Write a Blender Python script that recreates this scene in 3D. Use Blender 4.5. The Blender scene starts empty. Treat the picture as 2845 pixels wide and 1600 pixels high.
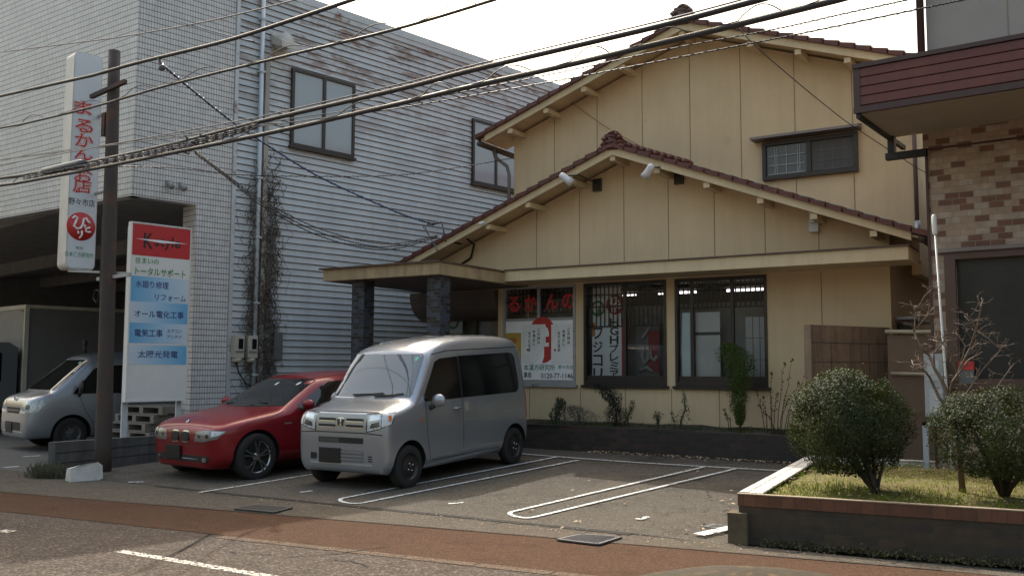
import bpy, bmesh, math, random
from mathutils import Vector, Matrix, noise as mnoise
from mathutils.bvhtree import BVHTree
random.seed(7)
rad = math.radians
SC = bpy.context.scene
COL = SC.collection
# ---------------------------------------------------------------- camera
CR = [[0.8432133, -0.0425442, -0.535893], [0.5375667, 0.0735007, 0.8400117], [0.0036509, -0.9963873, 0.0848471]]
CH = 1.55
FP = 2620.0
right = Vector((CR[0][0], CR[1][0], CR[2][0])); down = Vector((CR[0][1], CR[1][1], CR[2][1])); fwd = Vector((CR[0][2], CR[1][2], CR[2][2]))
cam = bpy.data.cameras.new('camera'); cam_o = bpy.data.objects.new('camera', cam); COL.objects.link(cam_o)
cam.sensor_width = 36; cam.lens = FP / 2845 * 36; cam.clip_start = .05; cam.clip_end = 2000
mw = Matrix((right, -down, -fwd)).transposed().to_4x4(); mw.translation = (0, 0, CH)
cam_o.matrix_world = mw
SC.camera = cam_o
# ---------------------------------------------------------------- sky and sun
SUNV = Vector((-.70, .60, 1.0)).normalized()
EL = math.asin(SUNV.z); AZ = math.atan2(SUNV.x, SUNV.y)
W = bpy.data.worlds.new('World'); SC.world = W; W.use_nodes = True
nt = W.node_tree; bg = nt.nodes['Background']
sky = nt.nodes.new('ShaderNodeTexSky'); sky.sky_type = 'NISHITA'; sky.sun_disc = False
sky.sun_elevation = EL; sky.sun_rotation = AZ; sky.air_density = 2.0; sky.dust_density = 9.0; sky.ozone_density = .5
nt.links.new(sky.outputs[0], bg.inputs[0]); bg.inputs[1].default_value = .15
sl = bpy.data.lights.new('sun', 'SUN'); sl.energy = 2.2; sl.angle = rad(.55); sl.color = (1, .95, .87)
so = bpy.data.objects.new('sun', sl); COL.objects.link(so); so.rotation_euler = (-SUNV).to_track_quat('-Z', 'Y').to_euler(); so.location = (-20, 25, 40)
SC.view_settings.view_transform = 'Standard'; SC.view_settings.look = 'None'; SC.view_settings.exposure = 1.05; SC.view_settings.gamma = 1
SC.view_settings.use_curve_mapping = False
SC.cycles.max_bounces = 6; SC.cycles.use_denoising = True
# ---------------------------------------------------------------- finding places from sightlines
def ray(u, v):
    a = (u * 1.10443 - 1422.5) / FP; b = (v * 1.10443 - 800) / FP
    return right * a + down * b + fwd
def at_y(u, v, y): r = ray(u, v); return r * (y / r.y) + Vector((0, 0, CH))
def at_z(u, v, z=0.): r = ray(u, v); return r * ((z - CH) / r.z) + Vector((0, 0, CH))
def at_pl(u, v, P, hdg):
    a = rad(hdg); n = Vector((math.cos(a), -math.sin(a), 0)); r = ray(u, v)
    return r * (n.dot(Vector((P[0], P[1], 0))) / n.dot(r)) + Vector((0, 0, CH))
LS, LY = .036, 7.95
def lot_z(y): return LS * (y - LY) if y > LY else 0.
def at_lot(u, v):
    r = ray(u, v); return r * (-(CH + LS * LY) / (r.z - LS * r.y)) + Vector((0, 0, CH))
# ---------------------------------------------------------------- materials
MATS = {}
def nodes(name):
    m = bpy.data.materials.new(name); m.use_nodes = True; t = m.node_tree
    return m, t, t.nodes['Principled BSDF'], t.nodes['Material Output']
def N(t, typ, **kw):
    n = t.nodes.new(typ)
    for k, v in kw.items():
        if k.startswith('i_'): n.inputs[int(k[2:])].default_value = v
        else: setattr(n, k, v)
    return n
def math_(t, op, a, b=None, c=None):
    n = t.nodes.new('ShaderNodeMath'); n.operation = op
    for i, x in enumerate((a, b, c)):
        if x is None: continue
        if isinstance(x, (int, float)): n.inputs[i].default_value = x
        else: t.links.new(x, n.inputs[i])
    return n.outputs[0]
def mixc(t, fac, a, b, mode='MIX'):
    n = t.nodes.new('ShaderNodeMix'); n.data_type = 'RGBA'; n.blend_type = mode
    for i, x in ((0, fac), (6, a), (7, b)):
        if isinstance(x, (int, float)): n.inputs[i].default_value = x
        elif isinstance(x, tuple): n.inputs[i].default_value = (*x[:3], 1)
        else: t.links.new(x, n.inputs[i])
    return n.outputs[2]
def ramp(t, fac, stops, const=False):
    n = t.nodes.new('ShaderNodeValToRGB'); e = n.color_ramp.elements
    if const: n.color_ramp.interpolation = 'CONSTANT'
    while len(e) < len(stops): e.new(.5)
    for q, (p, c) in zip(e, stops): q.position = p; q.color = (*c, 1) if isinstance(c, tuple) else (c, c, c, 1)
    t.links.new(fac, n.inputs[0]); return n.outputs[0]
def noise(t, scale, detail=5, rough=.6, vec=None, stretch=None):
    if vec is None: vec = N(t, 'ShaderNodeTexCoord').outputs['Object']
    if stretch:
        mp = N(t, 'ShaderNodeMapping'); mp.inputs[3].default_value = stretch; t.links.new(vec, mp.inputs[0]); vec = mp.outputs[0]
    n = N(t, 'ShaderNodeTexNoise'); n.inputs['Scale'].default_value = scale; n.inputs['Detail'].default_value = detail; n.inputs['Roughness'].default_value = rough
    t.links.new(vec, n.inputs['Vector']); return n.outputs[0]
def bump(t, b, h, strength, dist=.01):
    n = N(t, 'ShaderNodeBump'); n.inputs['Strength'].default_value = strength; n.inputs['Distance'].default_value = dist
    t.links.new(h, n.inputs['Height']); t.links.new(n.outputs[0], b.inputs['Normal'])
def mat(name, col, rough=.6, metal=0., spec=.5, var=.12, vs=3., bmp=0., bs=60., coat=0., streak=None, stain=None, emit=0.):
    """plain surface: base colour broken up by noise, optional streaks (colour, amount) and stains (colour, threshold, scale)"""
    if name in MATS: return MATS[name]
    m, t, b, o = nodes(name)
    c = ramp(t, noise(t, vs), [(.25, tuple(x * (1 - var) for x in col)), (.75, tuple(min(1, x * (1 + var)) for x in col))])
    if streak:
        f = ramp(t, noise(t, 2.5, 6, .7, stretch=(3, 3, .25)), [(.45, 0.), (.75, streak[1])]); c = mixc(t, f, c, streak[0])
    if stain:
        f = ramp(t, noise(t, stain[2], 8, .65), [(stain[1], 0.), (stain[1] + .08, .85)]); c = mixc(t, f, c, stain[0])
    t.links.new(c, b.inputs['Base Color'])
    b.inputs['Roughness'].default_value = rough; b.inputs['Metallic'].default_value = metal; b.inputs['Specular IOR Level'].default_value = spec
    b.inputs['Coat Weight'].default_value = coat; b.inputs['Coat Roughness'].default_value = .04
    if bmp: bump(t, b, noise(t, bs, 4), bmp)
    if emit: b.inputs['Emission Strength'].default_value = emit; b.inputs['Emission Color'].default_value = (*col, 1)
    MATS[name] = m; return m
def brickmat(name, bw, bh, off, mw, cols, mortar, rough=.7, bmp=.4, dirt=0., spec=.4, mh=None):
    m, t, b, o = nodes(name)
    s = N(t, 'ShaderNodeSeparateXYZ'); t.links.new(N(t, 'ShaderNodeTexCoord').outputs['UV'], s.inputs[0])
    v = math_(t, 'DIVIDE', s.outputs[1], bh); row = math_(t, 'FLOOR', v)
    u = math_(t, 'ADD', math_(t, 'DIVIDE', s.outputs[0], bw), math_(t, 'MULTIPLY', row, off)); colm = math_(t, 'FLOOR', u)
    fu = math_(t, 'FRACT', u); fv = math_(t, 'FRACT', v)
    mask = math_(t, 'MULTIPLY', math_(t, 'GREATER_THAN', fu, mw / bw), math_(t, 'GREATER_THAN', fv, (mh or mw) / bh))
    cb = N(t, 'ShaderNodeCombineXYZ'); t.links.new(colm, cb.inputs[0]); t.links.new(row, cb.inputs[1])
    wn = N(t, 'ShaderNodeTexWhiteNoise'); wn.noise_dimensions = '2D'; t.links.new(cb.outputs[0], wn.inputs[0])
    n = len(cols); c = ramp(t, wn.outputs[0], [(i / n, cols[i]) for i in range(n)], True)
    c = mixc(t, .5, c, ramp(t, noise(t, 9., 6), [(.3, .35), (.7, .75)]), 'OVERLAY')
    c = mixc(t, mask, mortar, c)
    if dirt: c = mixc(t, ramp(t, noise(t, 1.6, 7, .7, stretch=(1, 1, .6)), [(.42, 0.), (.7, dirt)]), c, (.03, .028, .024))
    t.links.new(c, b.inputs['Base Color']); b.inputs['Roughness'].default_value = rough; b.inputs['Specular IOR Level'].default_value = spec
    bump(t, b, mask, bmp, .006); MATS[name] = m; return m
def glassmat(name, tint=(.02, .025, .03), opaque=.0, refl=1.0, rough=.01):
    m, t, b, o = nodes(name); t.nodes.remove(b)
    tr = N(t, 'ShaderNodeBsdfTransparent'); tr.inputs[0].default_value = (.95, .97, .97, 1)
    df = N(t, 'ShaderNodeBsdfDiffuse'); df.inputs[0].default_value = (*tint, 1)
    gl = N(t, 'ShaderNodeBsdfGlossy'); gl.inputs['Roughness'].default_value = rough
    m1 = N(t, 'ShaderNodeMixShader'); m1.inputs[0].default_value = opaque; t.links.new(tr.outputs[0], m1.inputs[1]); t.links.new(df.outputs[0], m1.inputs[2])
    fr = N(t, 'ShaderNodeFresnel'); fr.inputs[0].default_value = 1.5
    f = math_(t, 'MULTIPLY', fr.outputs[0], refl)
    m2 = N(t, 'ShaderNodeMixShader'); t.links.new(f, m2.inputs[0]); t.links.new(m1.outputs[0], m2.inputs[1]); t.links.new(gl.outputs[0], m2.inputs[2])
    t.links.new(m2.outputs[0], o.inputs[0]); MATS[name] = m; return m
# ---------------------------------------------------------------- mesh building
WM = {}
def tagp(o, label=None, cat=None, group=None, kind=None):
    for k, v in (('label', label), ('category', cat), ('group', group), ('kind', kind)):
        if v: o[k] = v
    return o
def thing(name, loc, label, cat, group=None, rz=0., M=None):
    o = bpy.data.objects.new(name, None); COL.objects.link(o); o.empty_display_size = .2
    m = M if M is not None else Matrix.Translation(loc) @ Matrix.Rotation(rz, 4, 'Z')
    o.matrix_world = m; WM[o] = m.copy(); return tagp(o, label, cat, group)
def frame(P, hdg, z=0.):
    """local x along the compass heading (degrees right of +Y), local y to its left, z up"""
    s, c = math.sin(rad(hdg)), math.cos(rad(hdg))
    m = Matrix(((s, -c, 0, P[0]), (c, s, 0, P[1]), (0, 0, 1, z), (0, 0, 0, 1))); return m
class MB:
    def __init__(s, M=None): s.bm = bmesh.new(); s.M = M; s.k = 0; s.sm = False
    def vv(s, p):
        p = Vector(p); return s.bm.verts.new(s.M @ p if s.M is not None else p)
    def poly(s, pts):
        f = s.bm.faces.new([s.vv(p) for p in pts]); f.material_index = s.k; f.smooth = s.sm; return f
    def faces(s, vs, fs):
        b = [s.vv(p) for p in vs]
        for f in fs:
            try: q = s.bm.faces.new([b[i] for i in f]); q.material_index = s.k; q.smooth = s.sm
            except ValueError: pass
    def box(s, x0, x1, y0, y1, z0, z1):
        x0, x1 = min(x0, x1), max(x0, x1); y0, y1 = min(y0, y1), max(y0, y1); z0, z1 = min(z0, z1), max(z0, z1)
        v = [(x, y, z) for z in (z0, z1) for y in (y0, y1) for x in (x0, x1)]
        s.faces(v, [(0, 2, 3, 1), (4, 5, 7, 6), (0, 1, 5, 4), (2, 6, 7, 3), (0, 4, 6, 2), (1, 3, 7, 5)])
    def bar(s, p, q, w, h, up=(0, 0, 1)):
        p, q = Vector(p), Vector(q); d = (q - p).normalized(); u = Vector(up); r = d.cross(u).normalized(); u = r.cross(d)
        v = [a + r * (w / 2 * i) + u * (h / 2 * j) for a in (p, q) for i, j in ((-1, -1), (1, -1), (1, 1), (-1, 1))]
        s.faces(v, [(0, 1, 2, 3), (7, 6, 5, 4), (0, 4, 5, 1), (1, 5, 6, 2), (2, 6, 7, 3), (3, 7, 4, 0)])
    def prism(s, pts, vec):
        n = len(pts); vec = Vector(vec); v = [Vector(p) for p in pts] + [Vector(p) + vec for p in pts]
        s.faces(v, [tuple(range(n)), tuple(range(2 * n - 1, n - 1, -1))] + [(i, i + n, (i + 1) % n + n, (i + 1) % n) for i in range(n)])
    def tube(s, pts, r, n=8, caps=True):
        pts = [Vector(p) for p in pts]; R = r if isinstance(r, (list, tuple)) else [r] * len(pts); vs = []; fs = []
        d0 = (pts[1] - pts[0]).normalized(); a = d0.orthogonal().normalized()
        for i, p in enumerate(pts):
            d = (pts[min(i + 1, len(pts) - 1)] - pts[max(i - 1, 0)])
            d = d.normalized() if d.length > 1e-9 else d0
            a = (a - d * a.dot(d)); a = a.normalized() if a.length > 1e-6 else d.orthogonal().normalized(); b = d.cross(a)
            for k in range(n):
                t = 2 * math.pi * k / n; vs.append(p + (a * math.cos(t) + b * math.sin(t)) * R[i])
        for i in range(len(pts) - 1):
            for k in range(n): fs.append((i * n + k, i * n + (k + 1) % n, (i + 1) * n + (k + 1) % n, (i + 1) * n + k))
        if caps: fs.append(tuple(range(n))[::-1]); fs.append(tuple(range((len(pts) - 1) * n, len(pts) * n)))
        sm = s.sm; s.sm = True; s.faces(vs, fs); s.sm = sm
    def cyl(s, c, ax, r, h, n=20): c = Vector(c); ax = Vector(ax).normalized(); s.tube([c - ax * h / 2, c + ax * h / 2], r, n)
    def lathe(s, prof, c, ax, n=32):
        ax = Vector(ax).normalized(); a = ax.orthogonal().normalized(); b = ax.cross(a); c = Vector(c); vs = []; fs = []; m = len(prof)
        for k in range(n):
            t = 2 * math.pi * k / n; e = a * math.cos(t) + b * math.sin(t)
            for r, h in prof: vs.append(c + e * r + ax * h)
        for k in range(n):
            for j in range(m - 1): fs.append((k * m + j, ((k + 1) % n) * m + j, ((k + 1) % n) * m + j + 1, k * m + j + 1))
        sm = s.sm; s.sm = True; s.faces(vs, fs); s.sm = sm
    def blob(s, c, r, sub=2, amp=.0, fr=2., seed=0):
        t = bmesh.new(); bmesh.ops.create_icosphere(t, subdivisions=sub, radius=1.)
        r = r if isinstance(r, (tuple, list)) else (r, r, r); c = Vector(c); ix = {}
        vs = []
        for i, v in enumerate(t.verts):
            k = 1 + amp * mnoise.noise(v.co * fr + Vector((seed, seed * 1.7, 0))); ix[v] = i; vs.append(c + Vector((v.co.x * r[0], v.co.y * r[1], v.co.z * r[2])) * k)
        fs = [tuple(ix[v] for v in f.verts) for f in t.faces]; t.free(); sm = s.sm; s.sm = True; s.faces(vs, fs); s.sm = sm
    def build(s, name, mats, parent=None, local=False, label=None, cat=None, group=None, kind=None, bevel=0., uv=True, origin=True):
        bm = s.bm
        if bevel:
            es = [e for e in bm.edges if len(e.link_faces) == 2 and e.calc_face_angle(0) > .5]
            bmesh.ops.bevel(bm, geom=es, offset=bevel, segments=2, affect='EDGES', profile=.7)
        bm.normal_update()
        if uv:
            l = bm.loops.layers.uv.new('UVMap')
            for f in bm.faces:
                n = f.normal
                if abs(n.z) > .7:
                    for q in f.loops: q[l].uv = (q.vert.co.x, q.vert.co.y)
                else:
                    tg = Vector((-n.y, n.x, 0)); tg = tg.normalized() if tg.length > 1e-6 else Vector((1, 0, 0))
                    for q in f.loops: q[l].uv = (q.vert.co.dot(tg), q.vert.co.z)
        o_m = None
        if parent is not None:
            if not local: bmesh.ops.transform(bm, matrix=WM[parent].inverted(), verts=bm.verts)
        elif origin and len(bm.verts):
            xs = [v.co for v in bm.verts]; c = Vector(((min(v.x for v in xs) + max(v.x for v in xs)) / 2, (min(v.y for v in xs) + max(v.y for v in xs)) / 2, min(v.z for v in xs)))
            o_m = Matrix.Translation(c); bmesh.ops.transform(bm, matrix=o_m.inverted(), verts=bm.verts)
        me = bpy.data.meshes.new(name); bm.to_mesh(me); bm.free()
        for m in (mats if isinstance(mats, (list, tuple)) else [mats]): me.materials.append(m)
        o = bpy.data.objects.new(name, me); COL.objects.link(o)
        if parent is not None: o.parent = parent; WM[o] = WM[parent]
        elif o_m is not None: o.matrix_world = o_m; WM[o] = o_m.copy()
        else: WM[o] = Matrix.Identity(4)
        return tagp(o, label, cat, group, kind)
def copy_tree(o, parent=None, M=None):
    c = o.copy(); COL.objects.link(c)
    if parent is not None: c.parent = parent; WM[c] = WM[parent]
    else: c.matrix_world = M; WM[c] = M.copy()
    for ch in [x for x in bpy.data.objects if x.parent == o and x is not c]: copy_tree(ch, c)
    return c
TXT = {}
def text_geo(body, bold=0.):
    k = (body, bold)
    if k in TXT: return TXT[k]
    c = bpy.data.curves.new('t', 'FONT'); c.body = body; c.size = 1; c.offset = bold; c.resolution_u = 2
    o = bpy.data.objects.new('t', c); COL.objects.link(o); dg = bpy.context.evaluated_depsgraph_get(); dg.update()
    m = bpy.data.meshes.new_from_object(o.evaluated_get(dg)); vs = [v.co.copy() for v in m.vertices]; fs = [tuple(p.vertices) for p in m.polygons]
    bpy.data.objects.remove(o); bpy.data.curves.remove(c); bpy.data.meshes.remove(m)
    x0, x1 = min(v.x for v in vs), max(v.x for v in vs); y0, y1 = min(v.y for v in vs), max(v.y for v in vs)
    TXT[k] = (vs, fs, x0, x1, y0, y1); return TXT[k]
def letters(mb, body, M, cx, cz, w=None, h=None, bold=0., off=0.):
    """lettering fitted to width w / height h, centred on (cx, cz) of a frame whose local x runs right, y out of the face, z up"""
    vs, fs, x0, x1, y0, y1 = text_geo(body, bold)
    kx = w / (x1 - x0) if w else h / (y1 - y0); kz = h / (y1 - y0) if h else kx
    sv = mb.M; mb.M = M
    mb.faces([(cx + (v.x - (x0 + x1) / 2) * kx, off, cz + (v.y - (y0 + y1) / 2) * kz) for v in vs], fs); mb.M = sv
def wallframe(o, xdir, nrm):
    x = Vector(xdir).normalized(); n = Vector(nrm).normalized()
    return Matrix(((x.x, n.x, 0, o[0]), (x.y, n.y, 0, o[1]), (0, 0, 1, o[2]), (0, 0, 0, 1)))
# ---------------------------------------------------------------- shared materials
beige = mat('beige_panel', (.64, .492, .305), .75, var=.13, vs=.6, streak=((.36, .27, .155), .2), stain=((.40, .33, .22), .66, 1.6), bmp=.06, bs=120)
beige_trim = mat('beige_trim', (.63, .505, .315), .6, var=.06, streak=((.28, .22, .14), .3))
joint = mat('joint_sealant', (.25, .19, .125), .9)
dark_brown = mat('bronze_aluminium', (.045, .036, .032), .4, metal=.3)
tile_red = mat('glazed_roof_tile', (.105, .03, .022), .45, var=.3, vs=8, stain=((.03, .02, .018), .6, 6))
tile_grey = mat('weathered_flashing', (.28, .30, .31), .6, metal=.2)
white_paint = mat('white_paint', (.72, .72, .70), .5, var=.04)
cream = mat('cream_plastic', (.45, .42, .35), .5)
steel = mat('galvanised_steel', (.42, .43, .44), .45, metal=.6, var=.15)
black = mat('matt_black', (.012, .012, .013), .6)
rubber = mat('tyre_rubber', (.018, .018, .018), .85)
concrete = mat('concrete', (.26, .25, .235), .9, var=.2, bmp=.2, bs=80, streak=((.1, .1, .095), .5))
dark_conc = mat('dirty_concrete', (.085, .082, .078), .9, var=.3, bmp=.3, bs=60, streak=((.03, .03, .028), .6))
rust_steel = mat('rusty_dark_steel', (.055, .042, .036), .75, var=.2, stain=((.11, .045, .025), .55, 3))
pane = glassmat('window_glass', (.02, .022, .025), .06, 1.0)
dark_pane = glassmat('dark_glass', (.012, .013, .016), .97, .9)
red_film = mat('red_film', (.50, .03, .03), .5, var=.05)
white_film = mat('white_film', (.86, .86, .86), .45, var=.04, vs=2)
# ---------------------------------------------------------------- ground
def asphalt(name, base, fleck, warm=(.2, .15, .11), fs=70., rough=1., cr=False, stains=False):
    m, t, b, o = nodes(name); co = N(t, 'ShaderNodeTexCoord').outputs['Object']
    vo = N(t, 'ShaderNodeTexVoronoi'); vo.inputs['Scale'].default_value = fs; t.links.new(co, vo.inputs['Vector'])
    g = N(t, 'ShaderNodeSeparateColor'); t.links.new(vo.outputs['Color'], g.inputs[0])
    c = ramp(t, g.outputs[0], [(.0, tuple(x * .6 for x in base)), (.55, base), (.80, tuple(x * 1.25 for x in base)), (.93, fleck), (1., fleck)])
    c = mixc(t, ramp(t, noise(t, .8, 6), [(.35, 0.), (.7, .45)]), c, warm)
    c = mixc(t, ramp(t, noise(t, 2.2, 8, .75), [(.52, 0.), (.72, .55)]), c, tuple(x * .5 for x in base))
    if stains:
        c = mixc(t, ramp(t, noise(t, .55, 3, .5, vec=mixc(t, .0, co, co)), [(.56, 0.), (.70, .5)]), c, (.022, .021, .02))
        c = mixc(t, ramp(t, noise(t, 1.1, 5, .6, stretch=(2.2, .35, 1)), [(.55, 0.), (.72, .35)]), c, (.10, .094, .08))
    if cr:
        v2 = N(t, 'ShaderNodeTexVoronoi'); v2.feature = 'DISTANCE_TO_EDGE'; v2.inputs['Scale'].default_value = .42
        wv = mixc(t, .22, co, N(t, 'ShaderNodeTexNoise', i_2=3.).outputs['Color']); t.links.new(wv, v2.inputs['Vector'])
        gate = ramp(t, noise(t, .6, 3), [(.46, 0.), (.56, 1.)])
        c = mixc(t, math_(t, 'MULTIPLY', ramp(t, v2.outputs['Distance'], [(.0, 1.), (.012, 0.)]), gate), c, (.012, .011, .01))
    t.links.new(c, b.inputs['Base Color']); b.inputs['Roughness'].default_value = rough; b.inputs['Specular IOR Level'].default_value = .08
    bump(t, b, vo.outputs['Distance'], .5, .006); MATS[name] = m; return m
road_m = asphalt('road_asphalt', (.076, .065, .056), (.18, .153, .13), (.098, .075, .058), 60, cr=True)
lot_m = asphalt('lot_asphalt', (.088, .080, .068), (.165, .15, .126), (.115, .10, .078), 80, stains=True)
gut_m = asphalt('gutter_concrete', (.094, .082, .067), (.17, .148, .12), (.115, .095, .07), 90)
red_m = asphalt('red_paving', (.078, .045, .029), (.12, .075, .053), (.076, .048, .033), 120)
soil_m = mat('soil', (.05, .04, .028), .95, var=.4, vs=14, bmp=.6, bs=40)
def paintmat(name, col, wear):
    m, t, b, o = nodes(name); b.inputs['Base Color'].default_value = (*col, 1); b.inputs['Roughness'].default_value = .7
    f = ramp(t, noise(t, 30, 8, .75), [(wear - .06, 0.), (wear + .02, 1.)])
    tr = N(t, 'ShaderNodeBsdfTransparent'); mx = N(t, 'ShaderNodeMixShader')
    t.links.new(f, mx.inputs[0]); t.links.new(tr.outputs[0], mx.inputs[1]); t.links.new(b.outputs[0], mx.inputs[2]); t.links.new(mx.outputs[0], o.inputs[0]); return m
lot_paint = paintmat('bay_paint', (.60, .63, .63), .475); worn_paint = paintmat('worn_road_paint', (.62, .57, .48), .52)
def sheet(name, pts, m, kind='structure', z=None, **kw):
    b = MB(); b.poly([(p[0], p[1], p[2] if z is None else z) for p in pts]); return b.build(name, m, kind=kind, origin=False, **kw)
sheet('ground', [(-150, -120, 0), (150, -120, 0), (150, 200, 0), (-150, 200, 0)], mat('bare_ground', (.14, .125, .105), .95, var=.25, vs=.6, bmp=.3), z=-.03)
# kerb line of the car park, then the strips of the street in front of it
KY = lambda x: 8.08 + .033 * (x + 6.6) if x > -8.8 else 8.0
RT = lambda x: 7.29 + .142 * (x + 6.74)      # far edge of the red strip
RL = lambda x: 6.20 + .104 * (x + 5.73)      # near edge of the red strip
xs = [-40, -26, -18, -14, -11, -9, -7, -5, -3, -1, 2, 6, 14, 30]
RTc = lambda x: min(RT(x), KY(x) - .05) if x > -14 else RT(-14) + .05 * (x + 14)
RLc = lambda x: RL(x) if x > -14 else RL(-14) + .05 * (x + 14)
def strip(name, fa, fb, z, m):
    b = MB(); b.faces([(x, f(x), z) for x in xs for f in (fa, fb)], [(2 * i, 2 * i + 2, 2 * i + 3, 2 * i + 1) for i in range(len(xs) - 1)]); return b.build(name, m, kind='structure', origin=False)
strip('road', lambda x: -14., lambda x: RLc(x) + .004, 0., road_m)
strip('red_footway', lambda x: RLc(x), lambda x: RTc(x) + .01, .004, red_m)
strip('gutter_paving', lambda x: RTc(x), lambda x: KY(x) + .02 if x > -12.5 else 8.02, .008, gut_m)
b = MB()
for i in range(len(xs) - 1):                     # paler edging slabs between the red strip and the road
    x0, x1 = xs[i], xs[i + 1]
    n = max(1, int((x1 - x0) / .62)) if -8 < x0 < 3 else 1
    for k in range(n):
        a, c = x0 + (x1 - x0) * k / n, x0 + (x1 - x0) * (k + 1) / n - .012
        if a > -7.4: b.poly([(a, RLc(a) - .13, .004), (c, RLc(c) - .13, .004), (c, RLc(c) - .005, .0045), (a, RLc(a) - .005, .0045)])
b.build('edging_slabs', asphalt('edging_concrete', (.115, .084, .064), (.22, .18, .14), (.12, .088, .062), 90), kind='structure', origin=False)
b = MB(); xl = [-12.7, -11, -9, -7, -5, -3.9, -3.2, -2.9]
vs = []
for x in xl: vs += [(x, KY(x), .006), (x, KY(x) + .015, .022 if x < -3.6 else .008), (x, 14.9, lot_z(14.9))]
fs = []
for i in range(len(xl) - 1):
    for j in (0, 1): fs.append((3 * i + j, 3 * i + 3 + j, 3 * i + 4 + j, 3 * i + 1 + j))
b.faces(vs, fs); b.build('parking_lot', lot_m, kind='structure', origin=False)
b = MB()
for i in range(60):                              # the broken dark edge where the asphalt ends
    x = -10.6 + i * .112; w = random.uniform(.02, .06)
    b.poly([(x, KY(x) - w, .0125), (x + .112, KY(x + .112) - random.uniform(.02, .05), .0125), (x + .112, KY(x + .112) + .012, .0235), (x, KY(x) + .012, .0235)])
b.build('asphalt_edge', mat('crumbled_edge', (.022, .02, .018), .95, var=.5, vs=30), kind='structure', origin=False)
sheet('garage_floor', [(-45, 8.0, 0), (-13.0, 8.0, 0), (-13.3, 10.2, 0), (-11.3, 22.5, 0), (-45, 22.5, 0)], mat('garage_floor', (.085, .082, .078), .85, var=.2, vs=1.5), z=.006)
sheet('rear_yard', [(-13, 14.9, 0), (8, 14.9, 0), (8, 40, 0), (-13, 40, 0)], soil_m, z=.2)
# joints and cracks of the gutter paving, as thin dark cuts
b = MB()
def crack(pts, w, z=.0135):
    for p, q in zip(pts, pts[1:]):
        p, q = Vector((*p[:2], 0)), Vector((*q[:2], 0)); d = (q - p).normalized(); n = Vector((-d.y, d.x, 0)) * w * random.uniform(.5, 1.) / 2
        b.poly([(*(p - n)[:2], z), (*(q - n)[:2], z), (*(q + n)[:2], z), (*(p + n)[:2], z)])
for u0, v0, u1, v1 in ((1100, 1313, 1245, 1292), (1230, 1322, 1290, 1311), (1450, 1345, 1520, 1333), (1960, 1398, 2130, 1374), (2240, 1420, 2330, 1400)):
    p, q = at_z(u0, v0), at_z(u1, v1); crack([p.lerp(q, i / 4) + Vector((0, random.uniform(-.01, .01), 0)) for i in range(5)], .014)
crack([(x, RTc(x) + .004) for x in (-9, -7.6, -6.4, -5, -3.8, -2.6, -1.2)], .012)
for pl in ([(700, 1402), (790, 1397), (870, 1391), (920, 1382), (985, 1374)], [(560, 1388), (640, 1394), (700, 1398)], [(840, 1408), (880, 1412), (940, 1430)]):
    P = [at_z(u, v) for u, v in pl]; Q = []
    for p, q in zip(P, P[1:]):
        for i in range(5): Q.append(p.lerp(q, i / 5) + Vector((random.uniform(-.03, .03), random.uniform(-.03, .03), 0)))
    crack(Q, .017, .0066)
b.build('paving_cracks', mat('crack_dirt', (.012, .011, .010), 1.), kind='structure', origin=False)
# painted bay lines
b = MB()
def paint(pts, w):
    n = len(pts); L = []; R_ = []
    for i, p in enumerate(pts):
        d = (pts[min(i + 1, n - 1)] - pts[max(i - 1, 0)]); d.z = 0; d.normalize(); nn = Vector((-d.y, d.x, 0)) * w / 2
        for q, S_ in ((p + nn, L), (p - nn, R_)): S_.append((q.x, q.y, lot_z(q.y) + .0275 if q.y > 8.3 else max(lot_z(q.y), 0) + .0265))
    for i in range(n - 1): b.poly([R_[i], R_[i + 1], L[i + 1], L[i]])
P = [at_lot(*p) for p in ((1255, 1140), (1400, 1152), (1600, 1167), (1770, 1177), (1945, 1187))]; paint([P[0] - Vector((5.5, 0, 0))] + P + [P[-1] + Vector((.6, 0, 0))], .055)
def bayline(a, c): paint([at_lot(*a).lerp(at_lot(*c), i / 6) for i in range(7)], .048)
def bayloop(a1, a2, c1, c2):
    p1, p2, q1, q2 = at_lot(*a1), at_lot(*a2), at_lot(*c1), at_lot(*c2); m = (p1 + q1) / 2; r = (q1 - p1) / 2; d = (p1 - p2).normalized()
    arc = [m - r * math.cos(t) + d * r.length * .7 * math.sin(t) for t in [math.pi * i / 12 for i in range(13)]]
    paint([p2, (p1 + p2) / 2] + arc + [(q1 + q2) / 2, q2], .052)
bayline((500, 1244), (1010, 1160)); bayloop((866, 1257), (1400, 1153), (915, 1269), (1455, 1161)); bayloop((1290, 1292), (1772, 1178), (1345, 1306), (1850, 1183))
p, q = at_lot(1758, 1351), at_lot(1850, 1330); paint([p, q], .13)
for u0, v0, u1, v1 in ((322, 1217, 360, 1216), (755, 1243, 785, 1239), (1128, 1272, 1166, 1269)): paint([at_lot(u0, v0), at_lot(u1, v1)], .05)
paint([at_lot(*p) for p in ((1600, 1310), (1612, 1312), (1620, 1310), (1622, 1306), (1634, 1306))], .045)
b.build('bay_markings', lot_paint, kind='structure', origin=False)
b = MB()
def roadpaint(p, q, w, z=.0045):
    d = (q - p); d.z = 0; d.normalize(); n = Vector((-d.y, d.x, 0)) * w / 2
    for i in range(8):
        a, c = p.lerp(q, i / 8), p.lerp(q, (i + 1) / 8); b.poly([((a - n).x, (a - n).y, z), ((c - n).x, (c - n).y, z), ((c + n).x, (c + n).y, z), ((a + n).x, (a + n).y, z)])
roadpaint(at_z(300, 1386), at_z(690, 1452), .095); roadpaint(at_z(0, 1334), at_z(30, 1338), .12)
b.build('road_markings', worn_paint, kind='structure', origin=False)
b = MB()
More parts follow.
